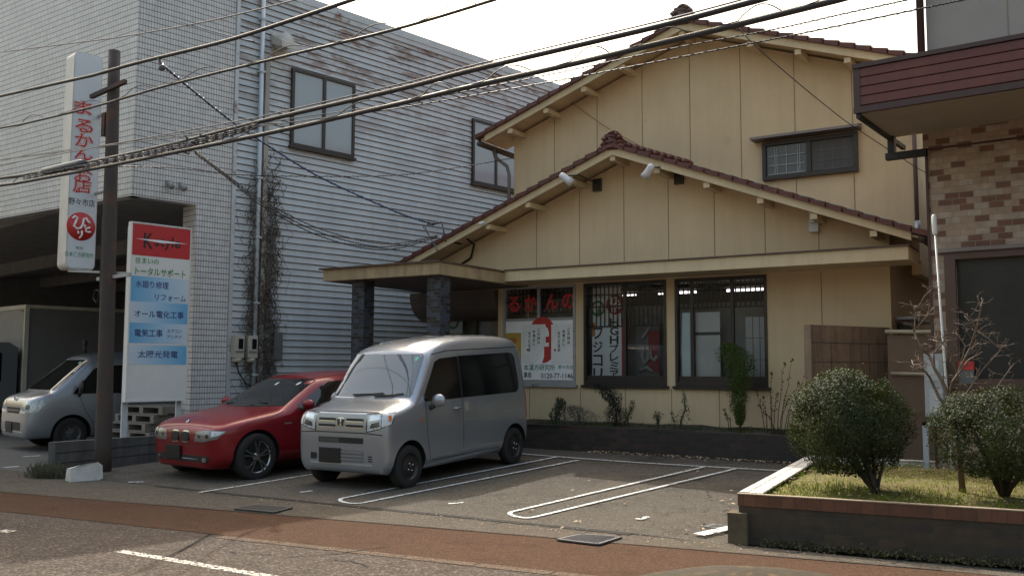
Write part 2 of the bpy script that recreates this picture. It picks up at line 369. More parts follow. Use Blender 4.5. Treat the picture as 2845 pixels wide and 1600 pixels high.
for u0, u1, v in ((10, 48, 1177), (58, 102, 1150)):
    p, q = at_z(u0, v), at_z(u1, v - 3); roadpaint(p, q, .09, .012)
b.build('garage_markings', lot_paint, kind='structure', origin=False)
# ---------------------------------------------------------------- white building
tilew = brickmat('white_wall_tile', .05, .1, 0., .0062, [(.60, .60, .595), (.615, .61, .60), (.605, .605, .60), (.62, .615, .605)], (.055, .052, .05), .35, .5, dirt=.12, spec=.5, mh=.011)
m, t, b_, o_ = nodes('white_metal_siding')
c = ramp(t, noise(t, 1.3, 5), [(.3, (.47, .51, .54)), (.7, (.58, .61, .63))])
c = mixc(t, ramp(t, noise(t, 2., 7, .7, stretch=(3, 3, .3)), [(.45, 0.), (.8, .35)]), c, (.30, .30, .29))
hz = N(t, 'ShaderNodeSeparateXYZ'); t.links.new(N(t, 'ShaderNodeTexCoord').outputs['Object'], hz.inputs[0])
hi = ramp(t, math_(t, 'DIVIDE', hz.outputs[2], 9.), [(.6, 0.), (.95, 1.)])
rf = math_(t, 'MULTIPLY', ramp(t, noise(t, 1.0, 9, .72, stretch=(1, 1, 5.)), [(.50, 0.), (.58, .95)]), hi)
c = mixc(t, rf, c, (.19, .085, .04)); t.links.new(c, b_.inputs['Base Color']); b_.inputs['Roughness'].default_value = .45
siding = m
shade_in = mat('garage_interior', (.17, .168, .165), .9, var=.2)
C0 = (-13.64, 9.63); SF = frame(C0, 10.19)
wb = thing('white_building', (-13.4, 11., 0), 'tall white building with metal siding, a tiled front corner and an open garage', 'building')
b = MB(SF); HS = .122; T0, T1 = 1.86, 13.6
b.box(T0, T1, .03, .22, .0, 8.62)
for i in range(int(8.5 / HS)):
    z0 = .12 + i * HS
    b.poly([(T0, -.016, z0), (T1, -.016, z0), (T1, .004, z0 + HS), (T0, .004, z0 + HS)][::-1]); b.k = 1; b.poly([(T0, -.021, z0 - .002), (T1, -.021, z0 - .002), (T1, .004, z0 - .016), (T0, .004, z0 - .016)]); b.poly([(T0, -.021, z0 - .002), (T1, -.021, z0 - .002), (T1, -.015, z0 + .004), (T0, -.015, z0 + .004)]); b.k = 0
b.box(T1 - .2, T1, .22, 17, 0, 8.62); b.build('siding_wall', [siding, mat('siding_gap', (.19, .185, .18), .8, var=.3)], wb)
b = MB(SF); b.box(T0 - .02, T0 + .05, -.035, .1, .05, 8.7); b.box(T0, T1 + .05, -.06, .3, 8.60, 8.75); b.box(T0, T1 + .03, -.045, .25, 8.5, 8.6); b.build('metal_trim', mat('grey_trim', (.50, .53, .55), .5, metal=.3, stain=((.2, .09, .04), .6, 2.5)), wb)
b = MB(SF); b.box(0.02, T0 - .02, 0, .2, 4.38, 8.95); b.box(1.17, T0 - .02, 0, .45, 0., 4.38)
FX = Vector((-math.cos(rad(2.7)), math.sin(rad(2.7)), 0)); c0 = Vector((*C0, 0)); ny = Vector((-FX.y, FX.x, 0))  # along the street front; ny points to the street
if ny.y > 0: ny = -ny
def fr(t_, d, z): p = c0 + FX * t_ - ny * d; return (p.x, p.y, z)
b.M = None
b.prism([fr(0, 0, 4.38), fr(18, 0, 4.38), fr(18, 0, 8.95), fr(0, 0, 8.95)], -ny * .2)
b.build('tile_wall', tilew, wb)
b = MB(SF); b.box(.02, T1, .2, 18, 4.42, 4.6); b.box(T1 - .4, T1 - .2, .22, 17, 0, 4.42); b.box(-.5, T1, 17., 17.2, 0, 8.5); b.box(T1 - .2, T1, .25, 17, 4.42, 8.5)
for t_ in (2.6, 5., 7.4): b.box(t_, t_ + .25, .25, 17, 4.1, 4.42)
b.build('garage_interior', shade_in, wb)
b = MB(SF); b.box(.1, T1, .22, 17.5, 8.4, 8.55); b.build('roof', concrete, wb)
def siding_window(t0, t1, z0, z1, label):
    f = MB(SF); fw = .06
    for a in ((t0, t1, z0, z0 + fw), (t0, t1, z1 - fw, z1), (t0, t0 + fw, z0 + fw, z1 - fw), (t1 - fw, t1, z0 + fw, z1 - fw), ((t0 + t1) / 2 - .035, (t0 + t1) / 2 + .035, z0 + fw, z1 - fw)): f.box(a[0], a[1], -.07, .0, a[2], a[3])
    f.box(t0 - .03, t1 + .03, -.1, -.0, z0 - .045, z0 - .003)
    w = f.build('window', dark_brown, wb); g = MB(SF); g.box(t0 + fw + .002, t1 - fw - .002, -.045, -.02, z0 + fw + .002, z1 - fw - .002); g.build('pane', frosted, w)
m, t, b_, o_ = nodes('frosted_glass'); b_.inputs['Base Color'].default_value = (.32, .365, .41, 1); b_.inputs['Roughness'].default_value = .08; b_.inputs['Specular IOR Level'].default_value = .9; frosted = m
def tq(p): q = SF.inverted() @ p; return q
a_, c_ = tq(at_pl(731, 180, (-13.4, 11), 10.19)), tq(at_pl(886, 393, (-13.4, 11), 10.19))
siding_window(a_.x, c_.x, 5.76, 7.27, ''); a_ = tq(at_pl(1185, 302, (-13.4, 11), 10.19)).x; siding_window(a_, a_ + 1.55, 5.76, 7.26, '')
def tx(u, v): return tq(at_pl(u, v, (-13.44, 10.78), 10.19)).x
b = MB(SF); b.tube([(tx(648, 300), -.09, .2), (tx(648, 300), -.09, 9.1)], .042, 10)
for z in (1.4, 2.7, 3.9, 5., 6., 7., 8.): b.box(tx(648, 300) - .06, tx(648, 300) + .06, -.14, 0., z, z + .035)
b.build('drainpipe', mat('grey_pipe', (.45, .50, .54), .35, metal=.2), wb)
b = MB(SF); xp = tx(664, 300); b.box(xp - .04, xp + .05, -.09, 0., .2, 7.3); b.build('cable_duct', mat('duct_beige', (.33, .31, .28), .6), wb)
b = MB(SF); xv = tx(700, 150); z = 7.62; b.box(xv - .16, xv + .22, -.02, .0, z - .2, z + .24)
b.lathe([(.0, 0.), (.13, 0.), (.15, .05), (.15, .3), (0, .3)], (xv - .02, -.01, z + .05), (0, -1, 0), 18); b.prism([(xv - .2, -.05, z), (xv - .2, -.42, z - .14), (xv - .2, -.42, z - .02), (xv - .2, -.05, z + .18)], (.4, 0, 0))
b.build('vent_hood', mat('vent_metal', (.50, .48, .44), .5, metal=.3), wb)
for xm in (tx(590, 870), tx(624, 870)):
    b = MB(SF); z = 1.72; b.box(xm - .095, xm + .095, -.16, -.0, z, z + .40); b.lathe([(0, 0), (.075, 0), (.09, .02), (.09, .07), (0, .09)], (xm, -.08, z - .0), (0, 0, -1), 16)
    mtr = b.build('electric_meter', cream, wb, bevel=.02); g = MB(SF); g.box(xm - .02, xm + .07, -.168, -.1605, z + .16, z + .34); g.build('dial_window', dark_pane, mtr)
    g = MB(SF); g.box(xm - .08, xm + .085, -.172, -.1605, z + .10, z + .125); g.build('cover_seam', mat('seam_grey', (.2, .19, .17), .7), mtr)
b = MB(SF); xm = tx(590, 870); b.tube([(xm, -.05, 1.66), (xm + .05, -.08, 1.45), (xm + .2, -.09, 1.25), (xm + .4, -.08, 1.2)], .014, 6); b.build('meter_cable', black, wb)
b = MB(SF); xm = tx(690, 880); b.box(xm - .09, xm + .09, -.13, 0, 1.7, 2.2); jb = b.build('junction_box', mat('box_grey', (.12, .12, .115), .6), wb, bevel=.015)
for u, v in ((420, 478), (452, 482)):
    q = tq(at_pl(u, v, (-13.64, 9.63), 10.19)); b = MB(SF); b.box(q.x - .03, q.x + .03, -.06, 0, 4.64, 4.72); b.tube([(q.x, -.05, 4.68), (q.x + .02, -.14, 4.6)], [.03, .055], 10); b.build('spotlight', mat('spot_grey', (.3, .3, .3), .5), wb)
# ---------------------------------------------------------------- yellow house
YF, YV, YU, YUV = 14.8, 14.2, 15.3, 14.75      # front wall, front verge, upper wall, upper verge
yh = thing('yellow_house', (-7., YF, .2), 'two-storey yellow ochre house with two red tiled gables, a flat porch and shop windows', 'house')
RX, RZ, RS = -7.054, 5.306, .385                   # front ridge: x, height of the board's top edge, slope
FL, FR_ = -11.86, -2.26                          # front eave ends
a_ = at_y(1715, 55, YUV); UX, UZ, US = a_.x, a_.z, .353
UL = at_y(1208, 347, YUV).x; UR = 2 * UX - UL
uxl, uxr = at_y(1293, 480, YU).x, at_y(2306, 400, YU).x
WX0, WX1 = -9.75, -2.77
WIN = [(-9.62, -8.09), (-7.92, -6.35), (-6.19, -4.63)]; ZS, ZT = 1.27, 3.055
ru = lambda x: RZ - .10 - RS * abs(x - RX)
uu = lambda x: UZ - .10 - US * abs(x - UX)
b = MB(); T = .14
for x0, x1, z0, z1 in [(WX0, WX1, .2, ZS), (WX0, WIN[0][0], ZS, ZT), (WIN[0][1], WIN[1][0], ZS, ZT), (WIN[1][1], WIN[2][0], ZS, ZT), (WIN[2][1], WX1, ZS, ZT), (WX0, WX1, ZT, 3.32)]: b.box(x0, x1, YF, YF + T, z0, z1)
b.prism([(-11.45, YF, 3.32), (WX1, YF, 3.32), (WX1, YF, ru(WX1)), (RX, YF, ru(RX)), (-11.45, YF, ru(-11.45))], (0, T, 0))
b.box(WX1 - T, WX1, YF + T, 23, .2, 3.4); b.box(WX0, WX0 + T, YF + T, 15.6, .2, 3.3); b.box(-11.6, -11.45, 15.6, 23, .2, 3.6)
b.k = 1
for u in (1350, 1458, 1570, 1682, 1798, 1925, 2060):
    x = at_y(u, 610, YF).x; b.box(x - .006, x + .006, YF - .004, YF, 3.3, ru(x) - .02)
for x in (at_y(2067, 760, YF).x, at_y(1990, 760, YF).x - .6): 
    if x > WIN[2][1] + .1: b.box(x - .006, x + .006, YF - .004, YF, .45, 3.05)
for x in (-9.05, -8.0, -7.12, -6.27, -5.44, -4.6): b.box(x - .006, x + .006, YF - .004, YF, .45, ZS - .05)
b.build('front_wall', [beige, joint], yh)
b = MB(); b.prism([(uxl, YU, 3.2), (uxr, YU, 3.2), (uxr, YU, uu(uxr)), (UX, YU, uu(UX)), (uxl, YU, uu(uxl))], (0, T, 0)); b.box(uxr - T, uxr, YU + T, 23, 3.0, uu(uxr)); b.box(uxl, uxl + T, YU + T, 23, 3.0, uu(uxl)); b.box(uxl, uxr, 23, 23.14, .2, 6.4)
b.k = 1
for x in [uxl + .91 * i for i in range(1, 9)]:
    if x < uxr - .1: b.box(x - .006, x + .006, YU - .004, YU, 3.4, uu(x) - .02)
b.build('upper_wall', [beige, joint], yh)
# --- roofs
def roof_field(b, rx, rz, s, ex, y0, y1, lift=.05):
    n = int(abs(ex - rx) / .235); sg = 1 if ex > rx else -1; ny = max(2, int((y1 - y0) / .07)); vs = []; fs = []
    for i in range(n + 1):
        for e in (0, 1):
            x = rx + sg * (i * .235 + (.0 if e else -.001)) ; z = rz - s * abs(x - rx) + lift + (.03 if not e else .0)
            for j in range(ny + 1):
                y = y0 + (y1 - y0) * j / ny; vs.append((x, y, z + .024 * abs(math.sin(math.pi * (y - y0) / .28))))
    m = ny + 1
    for r in range(2 * n + 1):
        for j in range(ny): fs.append((r * m + j, r * m + j + 1, (r + 1) * m + j + 1, (r + 1) * m + j))
    b.faces(vs, fs)
def verge(b, rx, rz, s, ex, y):
    n = int(abs(ex - rx) / .235); sg = 1 if ex > rx else -1
    for i in range(n + 1):
        x0, x1 = rx + sg * i * .235, rx + sg * (i * .235 + .255); z0, z1 = rz - s * abs(x0 - rx), rz - s * abs(x1 - rx)
        dz = .002 * (i % 2); h = .085 + random.uniform(-.004, .004)
        pts = [(x0, y, z0 - .01), (x1, y, z1 - .002), (x1, y, z1 + h), (x0, y, z0 + h - .035)]
        b.prism(pts, (0, .2, 0))
def boards(rx, rz, s, ex0, ex1, y, nm):
    b = MB()
    for ex in (ex0, ex1):
        sg = 1 if ex > rx else -1; xe = ex - sg * .1
        b.prism([(rx, y, rz), (xe, y, rz - s * abs(xe - rx)), (xe, y, rz - s * abs(xe - rx) - .125), (rx, y, rz - .14)], (0, .035, 0))
        b.prism([(rx, y + .035, rz - .035), (ex, y + .035, rz - s * abs(ex - rx) - .035), (ex, y + .035, rz - s * abs(ex - rx) - .06), (rx, y + .035, rz - .06)], (0, .9, 0))
    b.build(nm, beige_trim, yh)
for nm, rx, rz, s, e0, e1, yv, yend in (('lower_roof', RX, RZ, RS, FL, FR_, YV, YU), ('upper_roof', UX, UZ, US, UL, UR, YUV, 23.2)):
    b = MB()
    for ex in (e0, e1): roof_field(b, rx, rz, s, ex, yv + .1, yend); verge(b, rx, rz, s, ex, yv - .06)
    if nm == 'lower_roof': roof_field(b, rx - 2.95, rz - 2.95 * s, s, e0, YU, 20.)
    rf = b.build(nm, tile_red, yh)
    boards(rx, rz, s, e0, e1, yv, 'barge_board')
    b = MB()                                     # ridge: stacked flat tiles, round cap
    L = (yend - yv) if nm == 'lower_roof' else 8.5
    for k, (w, h) in enumerate(((.24, .035),)): b.box(rx - w / 2, rx + w / 2, yv + .12, yv + L, rz + .07 + k * .045, rz + .07 + k * .045 + h)
    b.tube([(rx, yv + .12, rz + .135), (rx, yv + L, rz + .135)], .075, 12); b.build('ridge', tile_red, rf)
    b = MB(); y = yv + .02                       # ridge-end ornament: clustered scrolls round a boss
    S_ = 1.0 if nm == 'lower_roof' else 1.1
    for i, (z, w) in enumerate(((-.02, .20), (.03, .17), (.075, .20), (.12, .17), (.16, .18), (.20, .13), (.235, .09))):
        b.blob((rx + .01 * (i % 2), y + .02 + .02 * (i % 2), rz + z * S_), (w * S_, .12, .045 * S_), 2, .45, 4., i)
    for i, (dx, dz, r) in enumerate([(-.15, .05, .065), (.15, .05, .065), (-.13, .14, .06), (.13, .14, .06), (-.09, .2, .05), (.09, .2, .05), (.19, -.02, .06), (-.19, -.02, .06), (.0, .10, .08)]): b.blob((rx + dx * S_, y - .02, rz + dz * S_), (r, .07, r * .8), 2, .5, 5., i + 20)
    b.build('ridge_ornament', tile_red if nm == 'lower_roof' else mat('ornament_dark', (.11, .075, .062), .6, var=.4, vs=9), rf)
for u, v in ((1325, 503), (1225, 555), (1432, 452), (1775, 455), (1910, 490), (2045, 527), (2195, 572), (1538, 392), (1650, 420)):
    x = at_y(u, v, YV).x; z = RZ - RS * abs(x - RX) - .14; b = MB(); b.box(x - .05, x + .05, YV + .037, YF, z - .085, z); b.build('purlin_end', beige_trim, yh)
for u, v in ((1280, 322), (1370, 270), (1465, 216), (1562, 166), (1712, 75), (1885, 100), (2005, 124), (2130, 147)):
    x = at_y(u, v, YUV).x; z = UZ - US * abs(x - UX) - .14; b = MB(); b.box(x - .05, x + .05, YUV + .037, YU, z - .085, z); b.build('purlin_end', beige_trim, yh)
b = MB()                                         # round cover tiles showing above the verge near the ridge
for i in range(10):
    x = RX + .16 + i * .125; z = RZ - RS * (x - RX) + .105; b.tube([(x, YV + .02, z), (x, YV + .3, z)], [.05, .055], 8)
b.build('cover_tiles', tile_red, yh)
b = MB()                                         # lead flashing where the lower roof meets the upper wall
for e in (FR_, FL): b.prism([(RX, YU - .02, RZ + .05), (e, YU - .02, RZ - RS * abs(e - RX) + .05), (e, YU - .02, RZ - RS * abs(e - RX) + .17), (RX, YU - .02, RZ + .17)], (0, .018, 0))
b.build('flashing', tile_grey, yh)
# --- beam above the windows and porch roof
PX = -9.08
b = MB(); b.box(PX, -2.37, 14.0, YF - .002, 3.085, 3.27); b.k = 1; b.box(PX, -2.35, 13.97, YF - .002, 3.272, 3.295)
b.build('fascia_beam', [beige_trim, mat('brown_drip_edge', (.10, .06, .045), .6)], yh)
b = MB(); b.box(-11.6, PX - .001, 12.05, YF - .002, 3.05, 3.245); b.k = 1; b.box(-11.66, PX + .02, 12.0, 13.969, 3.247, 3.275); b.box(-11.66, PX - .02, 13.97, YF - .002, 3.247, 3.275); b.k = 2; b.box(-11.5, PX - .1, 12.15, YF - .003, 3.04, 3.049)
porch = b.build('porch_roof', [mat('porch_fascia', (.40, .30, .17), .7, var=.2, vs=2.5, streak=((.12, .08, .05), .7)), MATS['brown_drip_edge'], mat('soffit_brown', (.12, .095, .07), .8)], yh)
column_tile = brickmat('column_tile', .12, .058, .5, .008, [(.03, .035, .05), (.05, .06, .085), (.022, .02, .02), (.055, .065, .09), (.035, .03, .03)], (.075, .072, .07), .3, .4)
for u in (1103, 913):
    x = at_y(u, 760, 12.35).x; b = MB(); b.box(x - .14, x + .14, 12.22, 12.48, lot_z(12.3) - .02, 3.045); b.build('porch_column', column_tile, yh)
# entrance under the porch
b = MB(); b.box(-11.6, -11.42, 15.3, 15.5, .2, 3.04); b.box(-9.9, WX0, 15.3, 15.5, .2, 3.04); b.box(-11.42, -9.9, 15.3, 15.5, 2.55, 3.04); b.box(-11.42, -9.9, 15.2, 15.6, .2, .32)
en = b.build('entrance_frame', mat('entrance_brown', (.075, .05, .035), .6), yh)
b = MB(); b.box(-11.42, -9.9, 15.42, 15.43, .32, 2.55); b.build('door_glass', pane, en)
b = MB(); b.box(-10.68, -10.62, 15.36, 15.41, .32, 2.55); b.box(-11.4, -9.92, 15.36, 15.41, 1.15, 1.2); b.box(-11.4, -9.92, 15.36, 15.41, 2.0, 2.05); b.build('door_rail', dark_brown, en)
b = MB()                                         # rounded shutter housing above the entrance
prof = [(YF + .45, 3.02), (YF - .12, 3.02), (YF - .12, 2.9)] + [(YF - .1 + .5 * (1 - math.cos(t)), 2.9 - .42 * math.sin(t)) for t in [i * math.pi / 16 for i in range(1, 9)]] + [(YF + .45, 2.48)]
xh0 = at_y(1036, 715, YF).x; b.prism([(xh0 + .05, y, z) for y, z in prof], (WX0 - .06 - xh0, 0, 0)); b.build('shutter_housing', mat('housing_brown', (.11, .088, .07), .5), yh)
# --- shop windows
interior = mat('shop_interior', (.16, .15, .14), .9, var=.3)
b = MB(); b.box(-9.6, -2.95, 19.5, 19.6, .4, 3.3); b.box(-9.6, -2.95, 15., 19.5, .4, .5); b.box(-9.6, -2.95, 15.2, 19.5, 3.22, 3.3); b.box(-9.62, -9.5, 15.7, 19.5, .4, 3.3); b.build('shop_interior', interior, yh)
b = MB(); b.box(-9.45, -2.95, 15.45, 15.47, .5, 2.68); b.build('added_backing', mat('backing_grey', (.42, .41, .40), .9, var=.25, vs=1.4), yh)  # pale partition added behind the panes to brighten the dark glass
b = MB(); b.box(-11.3, -10., 15.62, 15.63, .35, 2.5); b.build('added_door_backing', mat('door_backing_grey', (.36, .36, .35), .9, var=.3, vs=3), yh)  # grey board added behind the door glass to lighten the entrance
for i, (x0, x1) in enumerate(WIN):
    col = dark_brown if i else mat('worn_aluminium', (.36, .36, .36), .5, metal=.3, stain=((.12, .1, .09), .58, 8))
    f = MB(); y0, y1 = YF - .025, YF + .09; fw = .045
    for a in ((x0, x1, ZS, ZS + .07), (x0, x1, ZT - fw, ZT), (x0, x0 + fw, ZS + .07, ZT - fw), (x1 - fw, x1, ZS + .07, ZT - fw)): f.box(a[0], a[1], y0, y1, a[2], a[3])
    f.box(x0 - .04, x1 + .04, YF - .06, YF - .0005, ZS - .05, ZS - .003)
    mids = {0: [.49], 1: [.5], 2: [.185, .63]}[i]
    for k in mids: xm = x0 + (x1 - x0) * k; f.box(xm - .028, xm + .028, YF + .005, YF + .06, ZS + .07, ZT - fw)
    if i == 0: f.box(x0 + fw, x1 - fw, YF + .0, YF + .05, 2.42, 2.47)
    if i: zb = ZS + .07; f.box(x0 + fw, x1 - fw, YF + .01, YF + .055, zb, zb + .09)
    wn = f.build('shop_window', col, yh)
    xs_ = [x0 + fw] + [x0 + (x1 - x0) * k for k in mids] + [x1 - fw]
    for q in range(len(xs_) - 1):
        p = MB(); a0, a1 = xs_[q] + .03, xs_[q + 1] - .03; p.poly([(a0, YF + .03, ZS + .07), (a1, YF + .03, ZS + .07), (a1, YF + .03, ZT - fw), (a0, YF + .03, ZT - fw)]); p.build('pane', pane, wn)
    l = MB()                                     # dark wooden lattice hanging inside the top of the window
    zl = 2.28 if i == 1 else 2.55
    n = int((x1 - x0) / .085)
    for k in range(n + 1):
        xk = x0 + .04 + (x1 - x0 - .08) * k / n; l.box(xk - .009, xk + .009, YF + .062, YF + .078, zl, ZT)
    for z in (zl, zl + (ZT - zl) * .45, zl + (ZT - zl) * .72, zl + (ZT - zl) * .9): l.box(x0 + .03, x1 - .03, YF + .079, YF + .09, z, z + .02)
    l.build('lattice', mat('lattice_wood', (.03, .024, .02), .7), wn)
glow_m = mat('added_glow', (1., .93, .95), .5, var=0., emit=1.5)  # added glow, standing in for reflected sky and rear windows in the top cells
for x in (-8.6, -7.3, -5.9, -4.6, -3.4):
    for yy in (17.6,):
        b = MB(); b.box(x - .55, x + .55, yy - .09, yy + .09, 3.12, 3.2); fx = b.build('added_glow_mount', interior, yh); b = MB(); b.box(x - .4, x + .4, yy - .05, yy - .02, 3.04, 3.085); b.build('glow_strip', glow_m, fx)
# --- upper window with hood and grille
xw0, xw1 = at_y(1920, 365, YU).x, at_y(2161, 432, YU).x; zw0, zw1 = at_y(2160, 432, YU).z, at_y(2158, 333, YU).z
f = MB(); fw = .06
for a in ((xw0, xw1, zw0, zw0 + fw), (xw0, xw1, zw1 - fw, zw1), (xw0, xw0 + fw, zw0 + fw, zw1 - fw), (xw1 - fw, xw1, zw0 + fw, zw1 - fw)): f.box(a[0], a[1], YU - .08, YU - .0005, a[2], a[3])
xm = (xw0 + xw1) / 2; f.box(xm - .035, xm + .035, YU - .07, YU - .0005, zw0 + fw, zw1 - fw)
uw = f.build('upper_window', dark_brown, yh)
for j, (a0, a1) in enumerate(((xw0 + fw, xm - .035), (xm + .035, xw1 - fw))):
    p = MB(); p.box(a0 + .002, a1 - .002, YU - .03 - .012 * j, YU - .02 - .012 * j, zw0 + fw + .002, zw1 - fw - .002); p.build('pane', mat('misted_pane', (.075, .085, .10), .12, spec=.6, var=.05) if j == 0 else mat('insect_screen', (.07, .068, .066), .6), uw)
    l = MB(); w_ = a1 - a0
    for k in (.22, .27, .5, .78, .83): l.box(a0 + w_ * k - .006, a0 + w_ * k + .006, YU - .0465, YU - .0425, zw0 + fw + .03, zw1 - fw - .03)
    for k in (.05, .33, .64): l.box(a0 + .03, a1 - .03, YU - .0515, YU - .0475, zw0 + fw + (zw1 - zw0 - 2 * fw) * k, zw0 + fw + (zw1 - zw0 - 2 * fw) * k + .012)
    l.build('grille', mat('grille_white', (.38, .39, .40), .6) if j == 0 else mat('grille_dim', (.13, .13, .13), .7), uw)
f = MB(); f.prism([(xw0 - .14, YU - .28, zw1 + .03), (xw0 - .14, YU - .28, zw1 + .07), (xw0 - .14, YU, zw1 + .14), (xw0 - .14, YU, zw1 + .03)], (xw1 - xw0 + .2, 0, 0)); f.build('window_hood', mat('hood_metal', (.20, .175, .165), .5, metal=.3), uw)
# --- gutters, downpipes
gut = mat('brown_gutter', (.075, .055, .05), .45)
b = MB(); zg = UZ - US * (UX - UL) - .1; b.tube([(UL - .06, YUV + .05, zg), (UL - .06, 22, zg - .05)], .06, 10); b.build('gutter', gut, yh)
b = MB(); b.tube([(UL - .02, YUV + .5, zg - .05), (UL + .02, YUV + .5, zg - .2), (uxl - .1, YU - .1, zg - .42), (uxl - .05, YU - .1, zg - .6), (uxl - .05, YU - .1, 4.1)], .035, 10); b.build('downpipe', mat('pipe_brown_grey', (.17, .145, .135), .5), yh)
b = MB(); q = at_y(2300, 340, YU - .06); b.tube([(q.x, YU - .06, uu(q.x) + .1), (q.x, YU - .06, 3.78)], .032, 10); dp = b.build('rear_downpipe', mat('pipe_mauve', (.16, .10, .095), .45), yh); b = MB(); b.tube([(q.x, YU - .06, 3.56), (q.x, YU - .06, 3.8)], [.055, .042], 10); b.build('pipe_shoe', steel, dp)
b = MB(); zg = RZ - RS * (FR_ - RX) - .06; b.tube([(FR_ + .05, YV + .0, zg), (FR_ + .05, YU + 6, zg - .03)], .06, 10); b.tube([(FL - .05, YV + .0, RZ - RS * (RX - FL) - .06), (FL - .05, 20, RZ - RS * (RX - FL) - .09)], .06, 10); b.build('eave_gutter', gut, yh)
b = MB(); b.box(WX1 + .002, WX1 + .05, 15.2, 16.6, 1.35, 2.25); b.k = 1; b.box(WX1 + .04, WX1 + .3, 15., 16.8, 2.3, 2.34); b.build('side_window', [black, mat('hood_grey', (.3, .31, .33), .5)], yh)
# --- floodlights and cables on the gable
lampw = mat('floodlight_white', (.62, .62, .63), .5)
def flood(u, v, du, dv):
    p, q = at_y(u - du, v - dv, YV - .2), at_y(u + du, v + dv, YV - .14); b = MB(); b.tube([p, p.lerp(q, .15), p.lerp(q, .7), q], [.045, .06, .065, .085], 12); fl = b.build('floodlight', lampw, yh)
    b = MB(); m_ = (p + q) / 2; b.tube([m_ + Vector((.0, .03, .06)), m_ + Vector((.15, .2, .08)), Vector((m_.x + .22, YF - .02, m_.z + .02))], .014, 6); b.box(m_.x + .14, m_.x + .3, YF - .06, YF - .002, m_.z - .12, m_.z + .1); b.build('bracket', dark_brown, fl)
    b = MB(); d = (q - p).normalized(); b.cyl(q + d * .004, d, .075, .006, 14); b.build('lens', mat('lens', (.7, .72, .75), .1, spec=.9), fl)
flood(1424, 450, 14, 11); flood(1632, 430, -9, 15)
p = at_y(2043, 525, YF - .15); b = MB(); b.box(p.x - .04, p.x + .04, YF - .2, YF - .1, p.z - .22, p.z - .02); b.box(p.x - .07, p.x + .07, YF - .1, YF - .002, p.z - .35, p.z - .2); b.tube([(p.x, YF - .15, p.z), (p.x - .05, YF - .2, p.z + .08)], .03, 8); b.build('security_camera', lampw, yh, bevel=.008)
p = at_y(1213, 558, YF - .7); b = MB(); 
for i in range(5): b.blob(p + Vector((random.uniform(-.06, .06), .0, random.uniform(-.05, .05))), .028, 1, .3)
b.build('insulator', lampw, yh)
p = at_y(1125, 607, YF - .4); b = MB(); b.box(p.x - .12, p.x + .2, YF - .45, YF - .2, p.z - .05, p.z + .06); b.tube([p + Vector((.2, 0, .03)), p + Vector((.35, .1, .06)), p + Vector((.42, .3, -.05)), p + Vector((.3, .36, -.3)), p + Vector((.05, .36, -.42)), p + Vector((-.05, .36, -.55))], .022, 8); b.build('cable_inlet', black, yh)
# ---------------------------------------------------------------- things seen in the shop windows
def sheetbox(b, x0, x1, z0, z1, y, d=.004): b.box(x0, x1, y, y + d, z0, z1)
def wf(y): return wallframe((0, y, 0), (1, 0, 0), (0, -1, 0))
ink = mat('black_ink', (.03, .03, .035), .6, var=.05); green_ink = mat('green_ink', (.04, .20, .13), .6); red_ink = mat('red_ink', (.46, .035, .03), .55, var=.06)
x0, x1 = WIN[0]; yb = YF - .004
def wpt(u, v, y=YF): q = at_y(u, v, y); return q.x, q.z
# shop board filling the lower part of the left window
bd = thing('window_sign_board', (x0 + .75, YF, 1.34), 'white shop board with a red emblem and a phone number filling the left shop window', 'sign')
b = MB(); sheetbox(b, x0 + .05, x1 - .05, 1.345, 2.418, YF - .012, .01); b.build('board', white_film, bd)
b = MB(); cx, cz = wpt(1365, 855); r1 = .34
pts = []
for i in range(17): t_ = math.pi * (1.02 - i / 16.); pts.append((cx + .27 * math.cos(t_) , cz + .14 + .28 * math.sin(t_)))
pts += [(cx + .27, cz - .16)] + [(cx + .27 * math.cos(t_), cz - .16 - .26 * math.sin(t_)) for t_ in [math.pi / 2 * i / 8 for i in range(1, 9)]]
inner = [(cx + .04, cz - .3), (cx + .04, cz - .12), (cx + .14, cz - .12), (cx + .14, cz - .05), (cx + .04, cz - .05), (cx + .04, cz + .06), (cx + .14, cz + .06), (cx + .14, cz + .14)] + [(cx + .0 + .13 * math.cos(t_), cz + .16 + .1 * math.sin(t_)) for t_ in [math.pi * i / 10 for i in range(11)]]
b.faces([(x, YF - .0145, z) for x, z in pts + inner], [tuple(range(len(pts) + len(inner)))]); b.build('emblem', red_ink, bd)
b = MB(); F = wf(YF - .0155); xr, zr = wpt(1398, 945); letters(b, '0120-77-1146', F, xr + .03, zr, w=.66, h=.095, bold=.012); xq, zq = wpt(1328, 943); letters(b, '専用', F, xq, zq, w=.16, h=.11, bold=.012); b.build('phone_number', ink, bd)
b = MB(); xr, zr = wpt(1368, 924); letters(b, '本漢方研究所', F, xr - .09, zr, w=.66, h=.11, bold=.008); b.build('green_lettering', green_ink, bd); b = MB(); xr, zr = wpt(1425, 923); letters(b, '野々市店', F, xr - .01, zr, w=.30, h=.07, bold=.01); b.build('green_lettering', green_ink, bd)
# red syllables on the glass above
F = wf(YF + .024)
for ch, u, v in (('る', 1291, 765), ('か', 1333, 762), ('ん', 1387, 758), ('の', 1428, 757)): b = MB(); xr, zr = wpt(u, v); letters(b, ch, F, xr, zr, w=.27, h=.30, bold=.035); b.build('red_syllable', red_film, bd)
